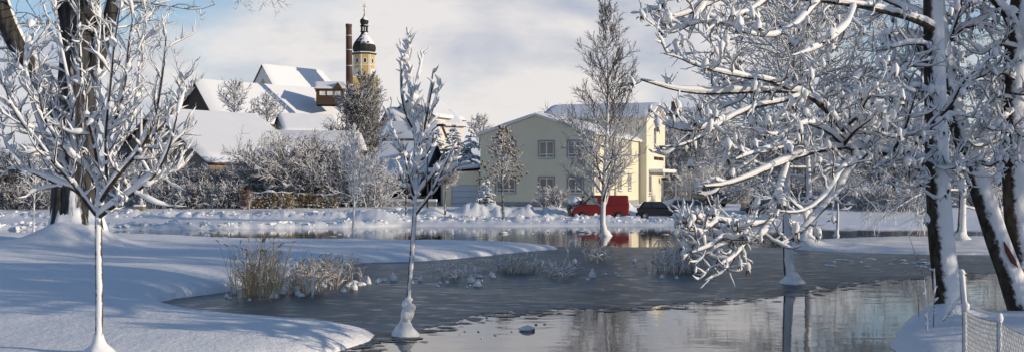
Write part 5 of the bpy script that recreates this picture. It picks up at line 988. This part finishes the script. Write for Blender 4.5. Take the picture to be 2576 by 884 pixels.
reeds('reed_clump', 'wide white reed bed in the ice left of the lowest hanging bough', np.concatenate([gaus_px(1700, 680, 34, 5, 120), gaus_px(1745, 678, 26, 5, 70)]), rng, (0.4, 1.3), plume=0.12, snow=0.022)
reeds('reed_clump', 'few thin stalks standing in dark ice just right of the slim centre tree', gaus_px(1135, 697, 28, 5, 26), rng, (0.2, 0.6), plume=0.2, snow=0.02)
reeds('reed_clump', 'small frosted tuft beside the snow peak in mid ice', gaus_px(1410, 690, 26, 6, 30), rng, (0.2, 0.55), plume=0.1, snow=0.02)
# lumps of snow on the ice
protos = []
for k_ in range(5):
    g = MB(); blob(g, (0, 0, 0.28), (1, 0.9, 0.55 if k_ < 3 else 1.1), rng, 7, 10, 0.14)
    if k_ >= 3: blob(g, (0.1, 0, 1.1), (0.4, 0.4, 0.9), rng, 6, 8, 0.2)
    protos.append(g.mesh('snow_lump', M['snow_branch'], True))
def lump(label, x, y, s_, kind=0, group='snow lumps on the ice', sz=None):
    p = gp(x, y); o = bpy.data.objects.new('snow_lump', protos[kind]); col.objects.link(o); o.location = p; o.scale = (s_, s_ * rng.uniform(.8, 1.1), (sz or s_)); o.rotation_euler[2] = rng.uniform(0, 6.28)
    tag(o, label, 'snow lump', group)
lump('white snow pillow floating alone in the open water at the bottom centre', 1327, 830, 0.17, 1, None, 0.11)
lump('white snow cap on the far channel below the brown-leaved tree', 1264, 586, 0.28, 0, None, 0.16)
lump('pair of snow caps in the far channel left of the tall tree, left one', 1460, 583, 0.32, 1, None, 0.2); lump('smaller right-hand snow cap of the pair left of the tall tree', 1478, 584, 0.25, 2, None, 0.15)
lump('pointed snow peak standing in the ice right of mid pond', 1490, 697, 0.15, 3, None, 0.15)
LG = 'small white snow lump on the ice among the reeds'
for i in range(26):
    x = rng.uniform(565, 990); y = 762 - (x - 565) * 0.09 + rng.uniform(-26, 4); lump(LG, x, y, rng.uniform(0.05, 0.14), int(rng.integers(0, 5)), 'snow lumps among the reeds')
for i in range(20):
    x = rng.uniform(1030, 1240); y = rng.uniform(690, 722) + rng.normal(0, 4); lump('small white snow lump on the ice right of the slim centre tree', x, y, rng.uniform(0.04, 0.12), int(rng.integers(0, 5)), 'snow lumps right of the centre tree')
for i in range(22):
    x = rng.uniform(1250, 1800); y = rng.uniform(650, 705); lump('small white snow lump scattered over the middle of the ice', x, y, rng.uniform(0.04, 0.10), int(rng.integers(0, 5)), 'snow lumps in mid ice')
for i in range(16):
    x = rng.uniform(950, 1450); y = rng.uniform(780, 850); lump('tiny snow crumb on the dark ice near the open water', x, y, rng.uniform(0.015, 0.04), 0, 'snow crumbs on the near ice')
for i in range(40):
    x = rng.uniform(0, 1900); y = rng.uniform(577, 596); 
    if abs(x - 195) > 75: lump('small floe of snow drifting in the far channel', x, y, rng.uniform(0.1, 0.28), 0, 'snow floes in the far channel', 0.05)
for i in range(30):
    x = rng.uniform(2080, 2420); y = rng.uniform(648, 672); lump('small snow patch on the dark ice in front of the islet', x, y, rng.uniform(0.08, 0.2), int(rng.integers(0, 3)), 'snow patches before the islet', 0.07)
# thin broken plates along the margin of the ice
g = MB()
for i in range(420):
    k_ = rng.uniform(0.5, 10.2); x0 = np.interp(k_, np.arange(len(edge)), edge[:, 0]); y0 = np.interp(k_, np.arange(len(edge)), edge[:, 1]) + rng.normal(0.0, 0.6); r_ = rng.uniform(0.03, 0.20); m_ = int(rng.integers(5, 9)); th = np.sort(rng.uniform(0, 6.28, m_))
    g.poly([(x0 + 1.7 * r_ * math.cos(a) * rng.uniform(.6, 1), y0 + r_ * math.sin(a) * rng.uniform(.6, 1), 0.009 + 0.0001 * i * 0.05) for a in th])
tag(g.obj('ice_plates', M['ice'], None, False), 'thin broken plates of grey ice along the edge of the open water', 'ice', kind='stuff')
# ploughed-up snow rubble along the far bank (past counting)
g = MB(); n = 700; lf = np.arange(n) % 2 == 0
X = np.where(lf, rng.uniform(-55, -9, n), rng.uniform(-9, 21, n)); Yl = np.where(rng.random(n) < .6, np.interp(X, [-40, -22, -15, -10], [68.2, 69, 71.5, 73]) + np.abs(rng.normal(0.9, 0.6, n)), 87.2 + rng.normal(0, 1.0, n))
Y = np.where(lf, Yl, 78.4 + rng.normal(0, 1.1, n) - 1.5 * (X > 14)); Z = height(X, Y); S = rng.uniform(0.04, 0.17, n) * np.where(lf, 1.25, 1)
for i in np.where(Z > 0)[0]: blob(g, (X[i], Y[i], Z[i] + S[i] * .05), rng.uniform(.7, 1.5, 3) * S[i] * (1, 1, .7), rng, 4, 6, 0.3)
tag(g.obj('snow_rubble', M['snow_branch'], None, False), 'chunky ploughed snow along both sides of the far road', 'snow', kind='stuff')

# ================================================================== street furniture
b_ = sb(1075, 87.5); X0 = b_[0]
lp = thing('street_lamp', 'dark curved street lamp behind the slim centre tree', 'street lamp', b_)
Ht = at(0, 318, 87.5)[2] - b_[2]
g = MB(); P = resample([(0, 0, -0.2), (0.0, 0, Ht * .5), (0.05, 0, Ht * .8), (0.25, 0, Ht * .94), (0.75, 0, Ht * 1.0), (0.95, 0, Ht * 1.01)], 24)[None]; tubes(g, P, np.linspace(.085, .05, 24)[None], 8); g.obj('pole', M['dark_metal'], lp, True)
g = MB(); blob(g, (1.12, 0, Ht * 1.015), (0.42, 0.16, 0.12), rng, 7, 10, 0.0); g.obj('lamp_head', M['dark_metal'], lp, True)
b_ = sb(352, 92); pst = thing('utility_post', 'pale round post on a brown concrete block, right of the old trunk', 'post', b_)
g = MB(); tubes(g, np.array([[(0.12, 0, 0), (0.12, 0, 3), (0.1, 0, 9)]], float), np.array([[.13, .13, .1]]), 10); g.obj('pole', M['white_trim'], pst, True)
g = MB(); tubes(g, np.array([[(-0.28, 0, 0), (-0.28, 0, 3), (-0.28, 0, 8.6)]], float), np.array([[.06, .06, .05]]), 8); g.obj('cable_duct', M['dark_metal'], pst, True)
g = MB(); g.box((-.42, -.4, -.3), (.42, .3, .32)); g.obj('block', M['concrete'], pst, bevel=.02); g = MB(); g.box((-.45, -.43, .325), (.45, .33, .5)); g.obj('snow_cap', M['snow_branch'], pst, bevel=.07)
# panel fence behind the cars
Yf = 100.0; f0, f1 = at(1664, 0, Yf)[0], at(1806, 0, Yf)[0]; zf = gz((f0 + f1) / 2, Yf)
fe = thing('panel_fence', 'pale wire-panel fence between the cream house and the wood', 'fence', (f0, Yf, zf))
nP = 5
for i in range(nP):
    x = (f1 - f0) * i / (nP - 1); g = MB(); g.box((x - .05, -.05, -.2), (x + .05, .05, 2.1)); g.obj('post', M['steel'], fe)
for z in (0.25, 1.15, 2.0):
    g = MB(); g.box((0, -.025, z - .03), (f1 - f0, .025, z + .03)); g.obj('rail', M['steel'], fe)
g = MB()
for x in np.arange(0.1, f1 - f0, 0.11): g.box((x - .008, -.01, .2), (x + .008, .01, 2.0))
g.obj('wire_panel', M['steel'], fe)['kind'] = 'stuff'
# chain-link fence, bottom right
rngf = np.random.default_rng(51)
pf = [np.array([6.9, 16.0]), np.array([6.5, 14.0]), np.array([6.1, 12.0])]; zt = [1.07, 1.16, 1.2]
cf = thing('chain_link_fence', 'snow-dusted chain-link fence in the bottom right corner', 'fence', (6.9, 16.0, gz(6.9, 16.0))); o_ = np.array([6.9, 16.0, gz(6.9, 16.0)])
M['wire'] = frosted('wire_frosted', (0.16, 0.18, 0.18), (0.25, 0.27, 0.27), (0.2, -0.2, 0.9), 0.25, 0.9, 8.0, 0.6, 0.0)
M['post_green'] = frosted('post_frosted', (0.03, 0.05, 0.045), (0.06, 0.08, 0.07), (0.3, -0.7, 0.5), -0.25, 0.1, 6.0, 0.6, 0.2)
for i, p in enumerate(pf):
    zg = gz(*p); top = 1.63 if i == 0 else zt[i] + 0.02
    g = MB(); tubes(g, np.array([[(p[0], p[1], zg - .3), (p[0], p[1], (zg + top) / 2), (p[0] - (.05 if i == 0 else 0), p[1], top)]]), np.full((1, 3), .034), 10); part(g, 'post', M['post_green'], cf, True, o_)
    g = MB(); blob(g, (p[0] - (.05 if i == 0 else 0), p[1], top + .03), (.055, .055, .075 if i else .05), rngf, 6, 9, .08)
    if i == 0:
        for zz_ in (1.12, 1.16): blob(g, (p[0], p[1] - .02, zz_), (.06, .06, .06), rngf, 5, 8, .1)
        tubes(g, np.array([[(p[0] - .005, p[1] - .02, 1.2), (p[0] - .03, p[1] - .02, 1.4), (p[0] - .05, p[1] - .015, 1.64)]]), np.array([[.03, .036, .036]]), 8)
    part(g, 'post_snow', M['snow_branch'], cf, True, o_)
SEG = []
for s_ in range(2):
    a, b = pf[s_], pf[s_ + 1]; L = np.linalg.norm(b - a); za, zb2 = gz(*a) - .02, gz(*b) - .02; cell = 0.075
    nu = int(L / cell); H = 0.85; nv = int(H / cell)
    def Q(u, v):   # u along, v from the top down
        t = u / L; top = zt[s_] * (1 - t) + zt[s_ + 1] * t; return np.array([a[0] + (b[0] - a[0]) * t, a[1] + (b[1] - a[1]) * t, top - v - 0.03 * math.sin(math.pi * t)])
    for i in range(nu):
        zz_ = [Q(min(i * cell + (cell / 2 if k_ % 2 else 0), L), k_ * cell / 1.0 * .9) for k_ in range(nv + 1)]; SEG.append(zz_)
        zz_ = [Q(min(i * cell + (0 if k_ % 2 else cell / 2) + cell / 2, L), k_ * cell / 1.0 * .9) for k_ in range(nv + 1)]; SEG.append([z_ for z_ in zz_])
m_ = min(len(s_) for s_ in SEG); A_ = np.array([s_[:m_] for s_ in SEG]); g = MB(); tubes(g, A_, np.full(A_.shape[:2], .0045), 3); part(g, 'wire_mesh', M['wire'], cf, False, o_)['kind'] = 'stuff'
for s_ in range(2):
    a, b = pf[s_], pf[s_ + 1]; n_ = 12; t = np.linspace(0, 1, n_); P = np.stack([a[0] + (b[0] - a[0]) * t, a[1] + (b[1] - a[1]) * t, zt[s_] * (1 - t) + zt[s_ + 1] * t - .03 * np.sin(np.pi * t)], -1)[None]
    g = MB(); tubes(g, P, np.full((1, n_), .006), 5); part(g, 'top_wire', M['wire'], cf, True, o_)
# tall dead weeds with snow tufts beside the fence
rngw = np.random.default_rng(52)
for (x0, y0, x1, y1, lab) in ((2347, 815, 2348, 672, 'tall dead weed stalk tufted with snow against the dark trunk'), (2332, 838, 2322, 700, 'shorter dead weed stalk tufted with snow left of the trunk foot'), (2372, 800, 2420, 742, 'bent snowy weed leaning right across the trunk foot')):
    Yw = 19.6; b_ = at(x0, y0 + 6, Yw); t = thing('weed', lab, 'weed', b_, 0, 'dead weeds by the fence')
    P = resample([at(x0, y0 + 6, Yw) - b_, at((x0 + x1) / 2 + 2, (y0 + y1) / 2, Yw) - b_, at(x1, y1, Yw) - b_], 14)[None]; g = MB(); tubes(g, P, np.linspace(.009, .004, 14)[None], 5); g.obj('stalk', M['pod'], t, True)
    RR = np.full((1, 14), .008); q, e, L, r = spawn(rngw, P, RR, 20, .15, .98, 35, 75, .05, .15, .5, .3, absolute=True); PB = grow(rngw, q, e, L, 4, .1, .2); g = MB(); tubes(g, PB, np.full(PB.shape[:2], .003), 3); g.obj('twigs', M['pod'], t, False)
    g = MB(); snowtubes(g, PB, np.full(PB.shape[:2], .004), np.full(PB.shape[:2], .026), rngw, 6, .4); snowtubes(g, P, RR, np.full((1, 14), .03), rngw, 6, .4, vert=.7); g.obj('weed_snow', M['snow_branch'], t, True)
for (x0, y0, x1, y1) in ((2330, 720, 2285, 590), (2310, 735, 2275, 680)):
    b_ = at(x0, y0 + 60, 19.8); t = thing('weed', 'thin arching twig speckled with snow left of the tall weeds' if x1 > 2280 else 'lowest thin arching twig left of the tall weeds', 'weed', b_, 0, 'dead weeds by the fence')
    P = resample([(0, 0, 0), at(x0, y0, 19.8) - b_, at(x1, y1, 19.8) - b_], 12)[None]; g = MB(); tubes(g, P, np.linspace(.006, .003, 12)[None], 4); g.obj('stalk', M['pod'], t, True); g = MB(); n_ = 9
    for i in range(3, 12): blob(g, P[0, i] + (0, 0, .01), (.014, .014, .012), rngw, 4, 6, .2)
    g.obj('weed_snow', M['snow_branch'], t, True)

# ================================================================== vehicles
def vehicle(name, label, cat, px, Y, rz, low, cab, W, belt, roofz, paint, sidewin, wheels, wr=0.3, glass='car_glass', lights=(), snowroof=0.0, zoff=0.0, group='parked vehicles', winmat=None):
    """low: side outline of the lower body (x,z); cab: (x at belt rear, x at roof rear, x at roof front, x at belt front); front is +x"""
    p = at(px, 0, Y); t = thing(name, label, cat, (p[0], p[1], gz(p[0], p[1]) + zoff), rz, group); hw = W / 2
    L = np.array(low); mb = MB(); n = len(L)
    secs = [(-1.0, 0.0), (1.0, 0.0)]
    V = [(x, -hw, z) for x, z in L] + [(x, hw, z) for x, z in L]; mb.add(V, [np.arange(n)[None, :], np.arange(n)[None, ::-1] + n] ); i = np.arange(n); j = (i + 1) % n; mb.add(np.zeros((0, 3)), np.zeros((0, 4), int)) if False else None
    mb.n -= 2 * n; mb.V.pop(); mb.add(V, [np.stack([i + n, j + n, j, i], -1)]); mb.V[-1] = np.array(V)
    mb.obj('body', M[paint], t, False, bevel=0.07)
    hr = hw - 0.17; xr0, xr1, xf1, xf0 = cab; b0 = belt - 0.06
    V = [(xr0, -hw + .05, b0), (xf0, -hw + .05, b0), (xf1, -hr, roofz), (xr1, -hr, roofz), (xr0, hw - .05, b0), (xf0, hw - .05, b0), (xf1, hr, roofz), (xr1, hr, roofz)]
    mb = MB(); mb.add(V, [np.array([(0,1,2,3),(7,6,5,4),(3,2,6,7),(1,5,6,2),(4,0,3,7)])]); mb.obj('cabin', M[paint], t, False, bevel=0.06)
    def sidept(x, z, sg, o=0.012):
        f = (z - b0) / (roofz - b0); return (x, sg * (hw - .05 + (hr - hw + .05) * f + o), z)
    for sg in (-1, 1):
        for wi, win in enumerate(sidewin):
            g = MB(); q_ = [sidept(x, z, sg) for x, z in win]; g.poly(q_ if sg < 0 else q_[::-1]); g.obj('side_window', M[winmat[wi] if winmat else glass], t)
    for nm, xa, xb, sgn in (('windscreen', xf0, xf1, 1), ('rear_window', xr0, xr1, -1)):
        f0, f1 = .14, .88; g = MB(); q_ = []
        for f, s_ in ((f0, -1), (f0, 1), (f1, 1), (f1, -1)):
            z = b0 + (roofz - b0) * f; y = s_ * ((hw - .05) + (hr - hw + .05) * f - .09); q_.append((xa + (xb - xa) * f + sgn * .016, y, z + .01))
        g.poly(q_ if sgn > 0 else q_[::-1]); g.obj(nm, M[glass], t)
    for x in wheels:
        for sg in (-1, 1):
            th = np.arange(20) * 2 * np.pi / 20; pr_ = [(wr * .55, -.1), (wr * .95, -.1), (wr, -.06), (wr, .06), (wr * .95, .1), (wr * .55, .1)]
            V = np.stack([np.stack([x + r_ * np.cos(th), sg * (hw - .06) + y_ + 0 * th, wr + r_ * np.sin(th)], -1) for r_, y_ in pr_])[None]; g = MB(); tubefaces(g, V); wo_ = g.obj('wheel', M['rubber'], t, True)
            g = MB(); g.poly([(x + wr * .58 * math.cos(a), sg * (hw + .02), wr + wr * .58 * math.sin(a)) for a in (th if sg < 0 else th[::-1])]); g.obj('rim', M['rim'], wo_)
            g = MB(); V = np.stack([np.stack([x + r_ * np.cos(th), sg * (hw + .004) + 0 * th, wr + r_ * np.sin(th)], -1) for r_ in (wr * 1.02, wr * 1.2)])[None]; tubefaces(g, V); g.obj('wheel_arch', M['black'], t)
    for (nm, m_, x, z, y0_, sx_, sy_, sz_) in lights:
        for sg in (-1, 1): g = MB(); blob(g, (x, sg * y0_, z), (sx_, sy_, sz_), np.random.default_rng(1), 6, 8, 0); g.obj(nm, M[m_], t, True)
    for sg in (-1, 1): g = MB(); g.box((xf0 - .42, sg * (hw + .09) - .09, belt + .02), (xf0 - .28, sg * (hw + .09) + .09, belt + .18)); g.obj('mirror', M['black'], t, bevel=.03)
    for nm, x_ in (('front_bumper', L[:, 0].max()), ('rear_bumper', L[:, 0].min())): g = MB(); g.box((x_ - .1, -hw + .06, .28), (x_ + .05, hw - .06, .5)); g.obj(nm, M['black'] if paint != 'car_silver' else M[paint], t, bevel=.04)
    if snowroof:
        g = MB(); g.box((xr1 + .05, -hr + .03, roofz + .004), (xf1 - .05, hr - .03, roofz + snowroof)); g.obj('roof_snow', M['snow_branch'], t, bevel=.04)
    return t
# red van, nose to the left (rotated half a turn)
vehicle('van', 'red delivery van parked nose-left behind the snow bank', 'van', 1510, 84, R_(180 - 3),
  [(-2.2, .3), (2.2, .3), (2.27, .75), (2.05, .98), (1.45, 1.18), (-2.2, 1.2)], (-2.2, -2.16, 0.72, 1.55), 1.85, 1.16, 1.93, 'van_red',
  [[(0.28, 1.22), (1.32, 1.22), (0.72, 1.74), (0.28, 1.74)]], (1.45, -1.4), .31, 'car_glass', [('headlight', 'lamp_lens', 2.14, .82, .68, .1, .16, .1), ('tail_light', 'lamp_red', -2.2, 1.1, .82, .05, .06, .3)], winmat=['car_glass_green'])
vehicle('car', 'small black three-door hatchback parked right of the red van', 'car', 1658, 85.5, R_(-6),
  [(-1.7, .28), (1.75, .28), (1.85, .6), (1.7, .82), (0.9, .92), (-1.72, .95), (-1.8, .6)], (-1.7, -1.3, 0.15, 0.95), 1.62, .92, 1.42, 'car_black',
  [[(-1.42, .97), (-.72, .97), (-.72, 1.33), (-1.2, 1.33)], [(-.6, .97), (.62, .97), (.12, 1.33), (-.6, 1.33)]], (1.15, -1.2), .28, 'car_glass', [('headlight', 'lamp_lens', 1.76, .68, .58, .08, .16, .08), ('tail_light', 'lamp_red', -1.78, .8, .68, .05, .1, .12)])
vehicle('car', 'silver estate car with dark roof, between the hatchback and the hanging boughs', 'car', 1748, 88, R_(-14),
  [(-2.1, .28), (2.1, .28), (2.2, .55), (2.05, .8), (1.1, .95), (-2.1, .98), (-2.2, .6)], (-2.05, -1.65, 0.15, 1.15), 1.75, .95, 1.45, 'car_silver',
  [[(-1.85, 1.0), (-1.05, 1.0), (-1.05, 1.36), (-1.6, 1.36)], [(-.95, 1.0), (-.1, 1.0), (-.1, 1.36), (-.95, 1.36)], [(0, 1.0), (.85, 1.0), (.22, 1.36), (0, 1.36)]], (1.35, -1.35), .3, 'car_glass', [('headlight', 'lamp_lens', 2.05, .7, .62, .12, .2, .1), ('indicator', 'lamp_orange', 1.98, .68, .82, .1, .05, .08), ('tail_light', 'lamp_red', -2.15, .8, .75, .05, .1, .15)])
vehicle('car', 'dark blue off-road car standing behind the silver estate', 'car', 1782, 97, R_(-75),
  [(-2.0, .4), (2.0, .4), (2.1, .8), (1.95, 1.05), (1.0, 1.12), (-2.0, 1.15)], (-2.0, -1.8, 0.2, 0.9), 1.8, 1.1, 1.75, 'car_navy',
  [[(-1.8, 1.18), (-.6, 1.18), (-.6, 1.64), (-1.7, 1.64)], [(-.5, 1.18), (.7, 1.18), (.22, 1.64), (-.5, 1.64)]], (1.3, -1.3), .36, 'car_glass', [('headlight', 'lamp_lens', 2.0, .85, .66, .1, .15, .1), ('tail_light', 'lamp_red', -2.02, .95, .8, .04, .08, .14)])
vehicle('car', 'dark car half buried in snow behind the drooping boughs', 'car', 1930, 90, R_(8),
  [(-2.0, .28), (2.0, .28), (2.1, .55), (1.95, .8), (1.1, .92), (-2.0, .95), (-2.1, .6)], (-1.9, -1.4, 0.15, 1.1), 1.7, .92, 1.42, 'car_black',
  [[(-1.5, .97), (-.7, .97), (-.7, 1.33), (-1.3, 1.33)], [(-.6, .97), (.72, .97), (.15, 1.33), (-.6, 1.33)]], (1.3, -1.3), .29, 'car_glass', [('tail_light', 'lamp_red', -2.06, .8, .7, .04, .1, .12)], 0.12)

# person behind the van -----------------------------------------------------------
pp = at(1464, 0, 87.5); pz = gz(pp[0], pp[1])
J = [(0, 0, .92), (0, 0, 1.15), (0, -.02, 1.38), (0, -.05, 1.5), (.03, -.1, 1.66), (.22, -.02, 1.38), (.3, -.12, 1.12), (.24, -.32, .98), (-.22, -.02, 1.38), (-.3, -.1, 1.1), (-.24, -.3, .98), (.11, 0, .86), (.13, -.03, .48), (.13, .02, .06), (.14, -.16, .03), (-.11, 0, .86), (-.13, .05, .48), (-.14, .1, .06), (-.14, -.08, .03)]
E = [(0,1),(1,2),(2,3),(3,4),(2,5),(5,6),(6,7),(2,8),(8,9),(9,10),(0,11),(11,12),(12,13),(13,14),(0,15),(15,16),(16,17),(17,18)]
Rr = [.17,.17,.18,.065,.105,.085,.065,.045,.085,.065,.045,.1,.075,.055,.045,.1,.075,.055,.045]
me = bpy.data.meshes.new('person'); me.from_pydata(J, E, []); po = bpy.data.objects.new('person', me); col.objects.link(po)
sk = po.modifiers.new('skin', 'SKIN'); 
for v, r_ in zip(me.skin_vertices[0].data if len(me.skin_vertices) else [], Rr): v.radius = (r_, r_ * .85)
if not len(me.skin_vertices):
    bm = bmesh.new(); bm.from_mesh(me); ly = bm.verts.layers.skin.verify(); bm.verts.ensure_lookup_table()
    for v, r_ in zip(bm.verts, Rr): v[ly].radius = (r_, r_ * .85)
    bm.verts[0][ly].use_root = True; bm.to_mesh(me); bm.free()
po.modifiers.new('sub', 'SUBSURF').levels = 2; po.modifiers['sub'].render_levels = 2
m, n, l, b = new_mat('dark_coat_and_skin'); t = n.new('ShaderNodeTexCoord'); sx2 = n.new('ShaderNodeSeparateXYZ'); l.new(t.outputs['Object'], sx2.inputs[0]); r = n.new('ShaderNodeValToRGB'); r.color_ramp.interpolation = 'CONSTANT'
r.color_ramp.elements[0].color = (0.012, 0.013, 0.018, 1); r.color_ramp.elements[1].position = 0.755; r.color_ramp.elements[1].color = (0.45, 0.26, 0.18, 1)
dv = N(n, 'ShaderNodeMath', _operation='DIVIDE'); l.new(sx2.outputs[2], dv.inputs[0]); dv.inputs[1].default_value = 2.0; l.new(dv.outputs[0], r.inputs[0]); l.new(r.outputs[0], b.inputs['Base Color']); b.inputs['Roughness'].default_value = .9
me.materials.append(m); po.location = (pp[0], pp[1], pz); po.rotation_euler[2] = R_(60)
tag(po, 'person in a dark coat bending forward behind the red van', 'person')
g = MB(); blob(g, (.03, -.08, 1.73), (.115, .125, .085), rng, 6, 10, .03); g.obj('cap', M['black'], po, True)
# snow-capped brown round bush / bale by the van nose
bb = at(1446, 0, 88.0); o = thing('round_bush', 'round brown clipped bush with a snow cap left of the person', 'shrub', (bb[0], bb[1], gz(bb[0], bb[1])))
n_ = 700; u = nrm(rng.normal(0, 1, (n_, 3))); P = u * np.array([.7, .7, .8]) * rng.uniform(.75, 1.0, (n_, 1)) + (0, 0, .75); a = nrm(rng.normal(0, 1, (n_, 3))) * .1; c_ = nrm(np.cross(a, rng.normal(0, 1, (n_, 3)))) * .08
g = MB(); g.add(np.stack([P - a, P + c_, P + a, P - c_], 1), [np.arange(n_ * 4).reshape(n_, 4)]); g.obj('leaves', M['leaf_brown'], o)['kind'] = 'stuff'
g = MB(); blob(g, (0.02, 0, 1.25), (.62, .6, .42), rng, 7, 12, .08); g.obj('snow_cap', M['snow_branch'], o, True)
